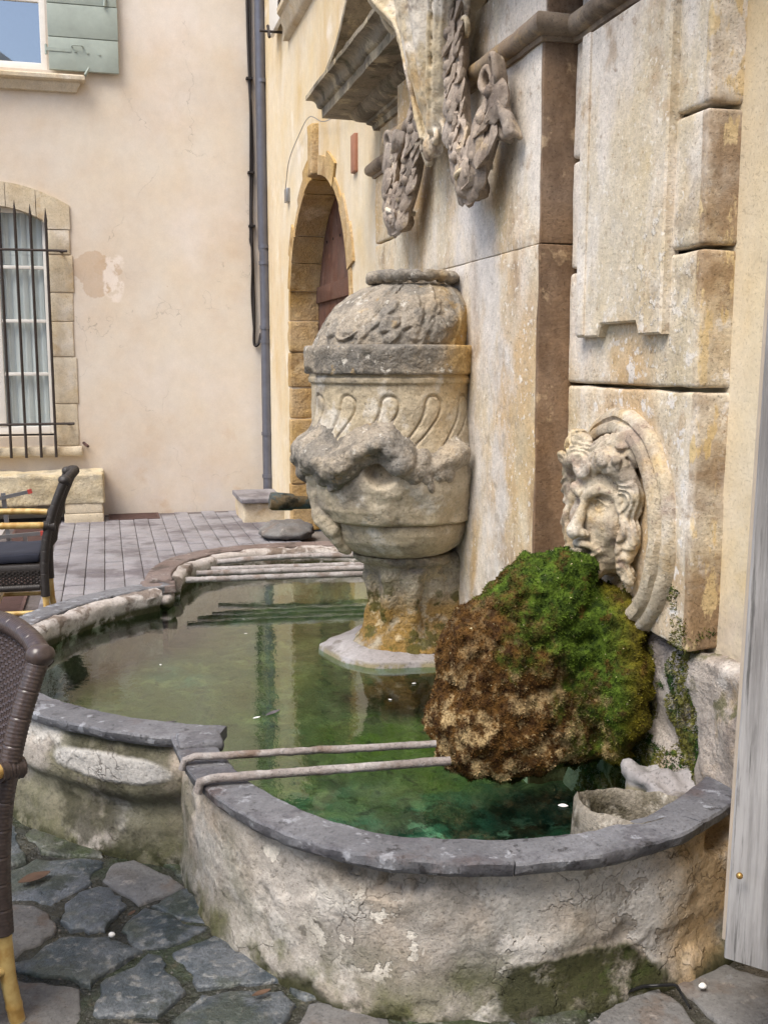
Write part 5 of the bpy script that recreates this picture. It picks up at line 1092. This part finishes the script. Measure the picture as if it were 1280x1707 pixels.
# ================================================================== wicker chairs
def wrapped(P, r, step=.0035, pitch=.0095, amp=.10, seg=9):
    Q = resample(catmull(P, 8), step); s = np.arange(len(Q)) * step
    return tubem(Q, r * (1 + amp * (np.abs(np.sin(math.pi * s / pitch)) - .5)), seg)
def bamboo(P, r, seg=10, node=.19, off=.05):
    Q = resample(catmull(P, 8), .006); s = (np.arange(len(Q)) * .006 + off) % node
    return tubem(Q, r * (1 + .09 * np.exp(-((s - node / 2) / .006) ** 2)), seg)
def make_chair(seat_mat, wick, cushion):
    """local frame: faces +x, width along y; returns list of (name, V, F, material, children)"""
    out = []; w = .255
    def postpath(s, z0, z1):
        full = [(-.300, 0), (-.283, .12), (-.275, .28), (-.278, .45), (-.298, .60), (-.35, .78), (-.41, .92)]
        zs_ = np.linspace(z0, z1, 9); return [(float(np.interp(z, [q[1] for q in full], [q[0] for q in full])), s * w, float(z)) for z in zs_]
    for s in (1, -1):
        out.append(('back_post', *wrapped(postpath(s, .245, .915), .0245), wick))
        out.append(('rear_leg', *bamboo(postpath(s, 0, .25), .0185), M['bamboo']))
        out.append(('front_leg', *bamboo([(.255, s * w, 0), (.25, s * w, .2), (.25, s * w, .42)], .0185), M['bamboo']))
        out.append(('arm_post', *wrapped([(.25, s * w, .40), (.245, s * w, .53), (.22, s * w, .645)], .02), wick))
        out.append(('armrest', *bamboo([(-.335, s * (w + .0), .655), (-.15, s * (w + .03), .665), (.12, s * (w + .03), .668), (.235, s * (w + .01), .66)], .019, off=.02), M['bamboo']))
        out.append(('arm_binding', *wrapped([(-.345, s * w, .65), (-.312, s * w, .652), (-.28, s * (w + .004), .655)], .029), wick))
        out.append(('stretcher', *bamboo([(-.283, s * w, .15), (0, s * w, .155), (.25, s * w, .15)], .013), M['bamboo']))
    out.append(('stretcher', *bamboo([(.0, -w, .165), (0, 0, .17), (0, w, .165)], .013), M['bamboo']))
    out.append(('seat', *blockm((-.27, -w - .01, .365), (.27, w + .01, .435), res=.05, bev=.018, rough=.002), wick))
    out.append(('apron', *join([wrapped([(-.25, s * w, .30), (0, s * w, .30), (.25, s * w, .30)], .02) for s in (1, -1)][:1]), wick))
    out.append(('apron', *wrapped([(-.25, -w, .30), (0, -w, .30), (.25, -w, .30)], .02), wick))
    if cushion: out.append(('cushion', *blockm((-.26, -w + .01, .437), (.26, w - .01, .49), res=.04, bev=.024, rough=.008), M['cushion']))
    # skirt and back weave
    def weave(fn, U_, V_, du, dv, r):
        parts = []; nu = int(U_ / du); nv_ = int(V_ / dv)
        for j in range(nv_):
            P = [fn(i * du, (j + .5) * dv, .0045 * (1 if (i + j) % 2 else -1)) for i in range(nu + 1)]; parts.append(tubem(P, r, 5, cap=False))
        for i in range(0, nu):
            P = [fn((i + .5) * du, k * V_ / 14, 0) for k in range(15)]; parts.append(tubem(P, r * 1.1, 5, cap=False))
        return join(parts)
    def back(u, v, o):
        z = .50 + v + .025 * math.sin(math.pi * u / (2 * w)); q = postpath(1, z, z + 1e-6)[0]; bow = .045 * math.sin(math.pi * u / (2 * w))
        return (q[0] - bow + o, -w + u, z)
    out.append(('back_weave', *weave(back, 2 * w, .41, .0145, .0095, .0043), wick, 'stuff'))
    top = [back(u, .415, 0) for u in np.linspace(0, 2 * w, 9)]
    out.append(('top_rail', *wrapped([(top[0][0], -w - .01, .90)] + top[1:-1] + [(top[-1][0], w + .01, .90)], .026), wick))
    for s in (1, -1): out.append(('post_cap', *lump((-.405, s * w, .912), (.034, .032, .03), 3, .12, 12), wick))
    for s in (1, -1):
        out.append(('seat_weave', *weave(lambda u, v, o, s=s: (-.25 + u, s * (w + .004 + o), .30 + v), .5, .10, .016, .010, .0042), wick, 'stuff'))
    return out
def place_chair(parts, leg_xy, ang, label, zs_=1.0):
    f = np.array([math.cos(ang), math.sin(ang)]); l = np.array([-f[1], f[0]]); c = np.array(leg_xy) + .30 * f - .255 * l
    r = empty('wicker_chair', (c[0], c[1], 0), label, 'chair', 'wicker café chairs'); r.rotation_euler = (0, 0, ang); r.scale = (1, 1, zs_)
    for it in parts:
        me = mesh(it[0], it[1], it[2], it[3], 60); o = bpy.data.objects.new(it[0], me); col.objects.link(o); o.parent = r
        if len(it) > 4: o['kind'] = it[4]
    return r
place_chair(make_chair(None, M['wicker_dark'], True), (-.345, 6.02), R_(180), 'black wicker chair with bamboo arms behind the basin by the drain', .975)
lb = at(30, 1702, Z=0); place_chair(make_chair(None, M['wicker'], False), (lb[0], lb[1]), R_(214), 'brown wicker chair in the foreground cut by the frame edge', .955)

# ------------------------------------------------------------------ aluminium stand with red caps
al = empty('aluminium_stand', (-.85, 8.1, 0), 'bare aluminium stand with red end caps behind the black chair', 'stand'); YS = 8.1
def barm(a, b, w, t):
    a = np.array(a, float); b = np.array(b, float); d = b - a; d /= np.linalg.norm(d); y = np.array([0, 1., 0]); u = np.cross(y, d); u /= np.linalg.norm(u); V = []
    for p in (a, b):
        for s1, s2 in ((-1, -1), (1, -1), (1, 1), (-1, 1)): V.append(p + u * w * s1 / 2 + y * t * s2 / 2)
    return fixn(V, [(0, 1, 2, 3), (4, 5, 6, 7), (0, 1, 5, 4), (1, 2, 6, 5), (2, 3, 7, 6), (3, 0, 4, 7)])
pA, pB = at(6, 822, Y=YS), at(20, 925, Y=YS); obj('post', *barm((pA[0], YS, pA[2]), (pB[0], YS, 0), .032, .03), M['alu'], al)
for (a, b) in (((-60, 845), (47, 820)), ((-60, 901), (68, 889))):
    q0, q1 = at(*a, Y=YS - .03), at(*b, Y=YS - .03); obj('crossbar', *barm(q0, q1, .026, .024), M['alu'], al); e = q1 + (q1 - q0) / np.linalg.norm(q1 - q0) * .03
    obj('end_cap', *barm(q1, e, .032, .032), M['redcap'], al)
q0 = at(42, 890, Y=YS + .1); obj('brace', *barm((q0[0], YS + .1, q0[2]), (q0[0] + .01, YS + .1, 0), .03, .02), M['alu'], al)
q0 = at(-70, 870, Y=YS); obj('post', *barm((q0[0], YS, q0[2] + .2), (q0[0], YS, 0), .032, .03), M['alu'], al)

# ------------------------------------------------------------------ drain grates
def grate(x0, x1, y0, y1, across, label, pitch):
    r = empty('drain_grate', ((x0 + x1) / 2, (y0 + y1) / 2, 0), label, 'drain grate'); fr = .02
    for lo, hi in (((x0, y0, -.02), (x0 + fr, y1, .008)), ((x1 - fr, y0, -.02), (x1, y1, .008)), ((x0 + fr, y0, -.02), (x1 - fr, y0 + fr, .008)), ((x0 + fr, y1 - fr, -.02), (x1 - fr, y1, .008))): obj('frame_bar', *boxm(lo, hi), M['grate'], r, None)
    obj('drain_pit', *boxm((x0 + fr, y0 + fr, -.011), (x1 - fr, y1 - fr, -.007)), M['cable'], r, None)
    V, F = boxm((-(x1 - x0) / 2 + fr, -pitch * .3, -.006), ((x1 - x0) / 2 - fr, pitch * .3, .006)); me = mesh('bar', V, F, M['grate'], None)
    n = int((y1 - y0 - 2 * fr) / pitch)
    for k in range(n):
        o = bpy.data.objects.new('bar', me); col.objects.link(o); o.parent = r; o.location = (0, y0 + fr + pitch * (k + .5) - (y0 + y1) / 2, 0)
    return r
grate(-.86, -.55, 6.3, 10.28, True, 'long rust-brown drain grate running past the black chair to the bench', .033)
g2 = grate(-.02, .47, 10.42, 10.80, True, 'short rust-brown drain grate against the pink wall beside the bench', .03)

# ------------------------------------------------------------------ open grey wooden door leaf at the right edge
lf = empty('door_leaf', (1.24, 1.87, .22), 'weathered grey wooden door leaf standing open at the right edge', 'door')
d0 = at(1208, 1592, Z=.24); dd = np.array([.66, -.75, 0]); nn = np.array([-.75, -.66, 0]); tp = at(1279, 545, Y=float(d0[1])); lean = (tp - d0); lean /= lean[2]
def leafpt(u, z, o): return d0 + dd * u + lean * z + nn * o
def plank(u0, u1, z0, z1, o0, o1):
    V = []; nz = 12
    for k in range(nz + 1):
        z = z0 + (z1 - z0) * k / nz
        for u, o in ((u0, o0), (u1, o0), (u1, o1 - .003), (u1 - .004, o1), (u0 + .004, o1), (u0, o1 - .003)): V.append(leafpt(u, z, o))
    F = [(k * 6 + i, k * 6 + (i + 1) % 6, (k + 1) * 6 + (i + 1) % 6, (k + 1) * 6 + i) for k in range(nz) for i in range(6)] + [tuple(range(6)), tuple(nz * 6 + i for i in range(6))]
    return fixn(V, F)
for k in range(4): obj('plank', *plank(.148 * k, .148 * k + .145, 0, 1.95, -.012, .012 + .001 * (k % 2)), M['wood_grey'], lf, 30)
obj('edging_strip', *plank(-.0135, .02, .028, 1.93, -.05, -.013), M['edge_strip'], lf, 30)
for z in (.4, 1.4): obj('ledge_board', *plank(.03, .58, z, z + .12, -.045, -.013), M['wood_grey'], lf, 30)
kb = at(1232, 1460, Y=float(leafpt(.05, .1, .012)[1]) - .004); V, F = lump(kb, (.0075, .0075, .0075), 1, .05, 10); obj('brass_knob', V, F, M['brass'], lf, 180)

# ------------------------------------------------------------------ small things
def flatleaf(name, p, ln, wd_, ang, mat, label, cat, curl=.3, z=.012):
    V = []; F = []; n = 9
    for i in range(n):
        t = i / (n - 1); w = wd_ * math.sin(math.pi * min(.98, max(.02, t))) ** .8
        for k in (-1, 0, 1):
            a, b = (t - .5) * ln, k * w / 2; V.append((p[0] + a * math.cos(ang) - b * math.sin(ang), p[1] + a * math.sin(ang) + b * math.cos(ang), p[2] + z * 0 + curl * (abs(k) * w * .4 + (t - .5) ** 2 * ln * .4)))
    for i in range(n - 1):
        for k in (0, 1): F.append((i * 3 + k, i * 3 + k + 1, i * 3 + k + 4, i * 3 + k + 3))
    V = V + [(x, y, zz - .0012) for x, y, zz in V]; m = 3 * n; F = F + [tuple(i + m for i in f[::-1]) for f in F] + [(i, i + 3, i + 3 + m, i + m) for i in range(0, m - 3, 3)]
    o = obj(name, V, F, mat, smooth=60, base=p); tag(o, label, cat); return o
G = lambda x, y, z=.02: at(x, y, Z=z)
flatleaf('dry_leaf', G(436, 1655), .05, .018, .3, M['leaf_dry'], 'curled orange leaf on wet stones below the near lobe', 'leaf')
flatleaf('dry_leaf', G(220, 1522), .03, .012, .8, M['leaf_dry'], 'small tan leaf on the blue-grey cobble', 'leaf')
flatleaf('dry_leaf', G(58, 1462), .10, .05, .5, M['leaf_dry'], 'brown dead leaf under the foot of the left basin wall', 'leaf', .1)
flatleaf('feather', G(455, 1188, .303), .075, .022, .7, M['feather'], 'dark grey feather floating on the pool', 'feather', .2)
flatleaf('petal', G(428, 1196, .303), .03, .012, .4, M['white_bit'], 'white petal floating beside the feather', 'petal', .2)
flatleaf('dry_leaf', G(278, 1204, .302), .07, .014, .15, M['feather'], 'narrow purplish leaf floating near the left coping', 'leaf', .05)
for x, y, lb_ in ((268, 1108, 'white petal afloat in the middle of the pool'), (650, 1166, 'white petal afloat below the urn foot'), (938, 1343, 'largest white petal afloat beside the stone ring'), (410, 1056, 'white petal afloat far out under the far lobe'), (690, 1139, 'white petal afloat between urn and moss mound')):
    flatleaf('petal', G(x, y, .303), .028 if x == 938 else .016, .02 if x == 938 else .009, x * .1, M['white_bit'], lb_, 'petal', .2)
V, F = lump(G(187, 1558, .018), (.009, .008, .007), 2, .2, 8); o = obj('pebble', V, F, M['white_bit'], smooth=180, base=G(187, 1558, .01)); tag(o, 'tiny white pebble between the cobbles', 'pebble')
V, F = lump(G(1170, 1643, .02), (.010, .008, .006), 5, .3, 8); o = obj('pebble', V, F, M['white_bit'], smooth=180, base=G(1170, 1643, .01)); tag(o, 'pale crumb of stone on the right paving slab', 'pebble')
pts = [G(1010, 1664, .012), G(1040, 1655, .02), G(1072, 1644, .022), G(1126, 1641, .035), G(1150, 1681, .02)]
o = obj('plastic_rod', *tubem(resample(np.array(pts), .01), .004, 6), M['plastic_black'], smooth=60, base=pts[0]); tag(o, 'thin bent black rod lying at the foot of the basin', 'rod')

# ================================================================== house behind the viewer, seen mirrored in the upper window
oh = empty('house', (-3, -10, 0), 'white house with roof balustrade mirrored in the upper window', 'house')
M['white_stone'] = plain('plain white stone', 'e6e0d4', .8, var=.05)  # white is the stone's own colour
oa_, ob_ = np.array([-3.6, -3.4]), np.array([.6, -17.4]); od = (ob_ - oa_) / np.linalg.norm(ob_ - oa_); on = np.array([od[1], -od[0]]); on = on if on[0] < 0 else -on
def wallbox(u0, u1, o0, o1, z0, z1):
    V = []
    for z in (z0, z1):
        for u, o in ((u0, o0), (u1, o0), (u1, o1), (u0, o1)): V.append((*(oa_ + od * u + on * o), z))
    return fixn(V, [(0, 1, 2, 3), (4, 5, 6, 7), (0, 1, 5, 4), (1, 2, 6, 5), (2, 3, 7, 6), (3, 0, 4, 7)])
LN = float(np.linalg.norm(ob_ - oa_))
obj('wall', *wallbox(0, LN, 0, 4.5, 0, 7.9), M['plaster_back'], oh, None); obj('roof_cornice', *wallbox(-.1, LN + .1, -.35, 4.6, 7.9, 8.3), M['white_stone'], oh, None)
obj('balustrade_base', *wallbox(0, LN, .02, .32, 8.3, 8.5), M['white_stone'], oh, None); obj('balustrade_rail', *wallbox(0, LN, .0, .34, 9.15, 9.35), M['white_stone'], oh, None)
bp = [(9.3, .09), (9.36, .09), (9.4, .05), (9.5, .10), (9.6, .085), (9.75, .05), (9.86, .07), (9.95, .09)]; V = []; F = []
for i, (z, r) in enumerate(bp):
    for k in range(10): V.append((r * math.cos(k * .6283), r * math.sin(k * .6283), z))
for i in range(len(bp) - 1):
    for k in range(10): F.append((i * 10 + k, i * 10 + (k + 1) % 10, (i + 1) * 10 + (k + 1) % 10, (i + 1) * 10 + k))
bme = mesh('baluster', V, F, M['white_stone'], 60)
for k in range(int(LN / .34)):
    q = oa_ + od * (.2 + .34 * k) + on * .17; o = bpy.data.objects.new('baluster', bme); col.objects.link(o); o.parent = oh; o.location = (q[0] + 3, q[1] + 10, -.8)
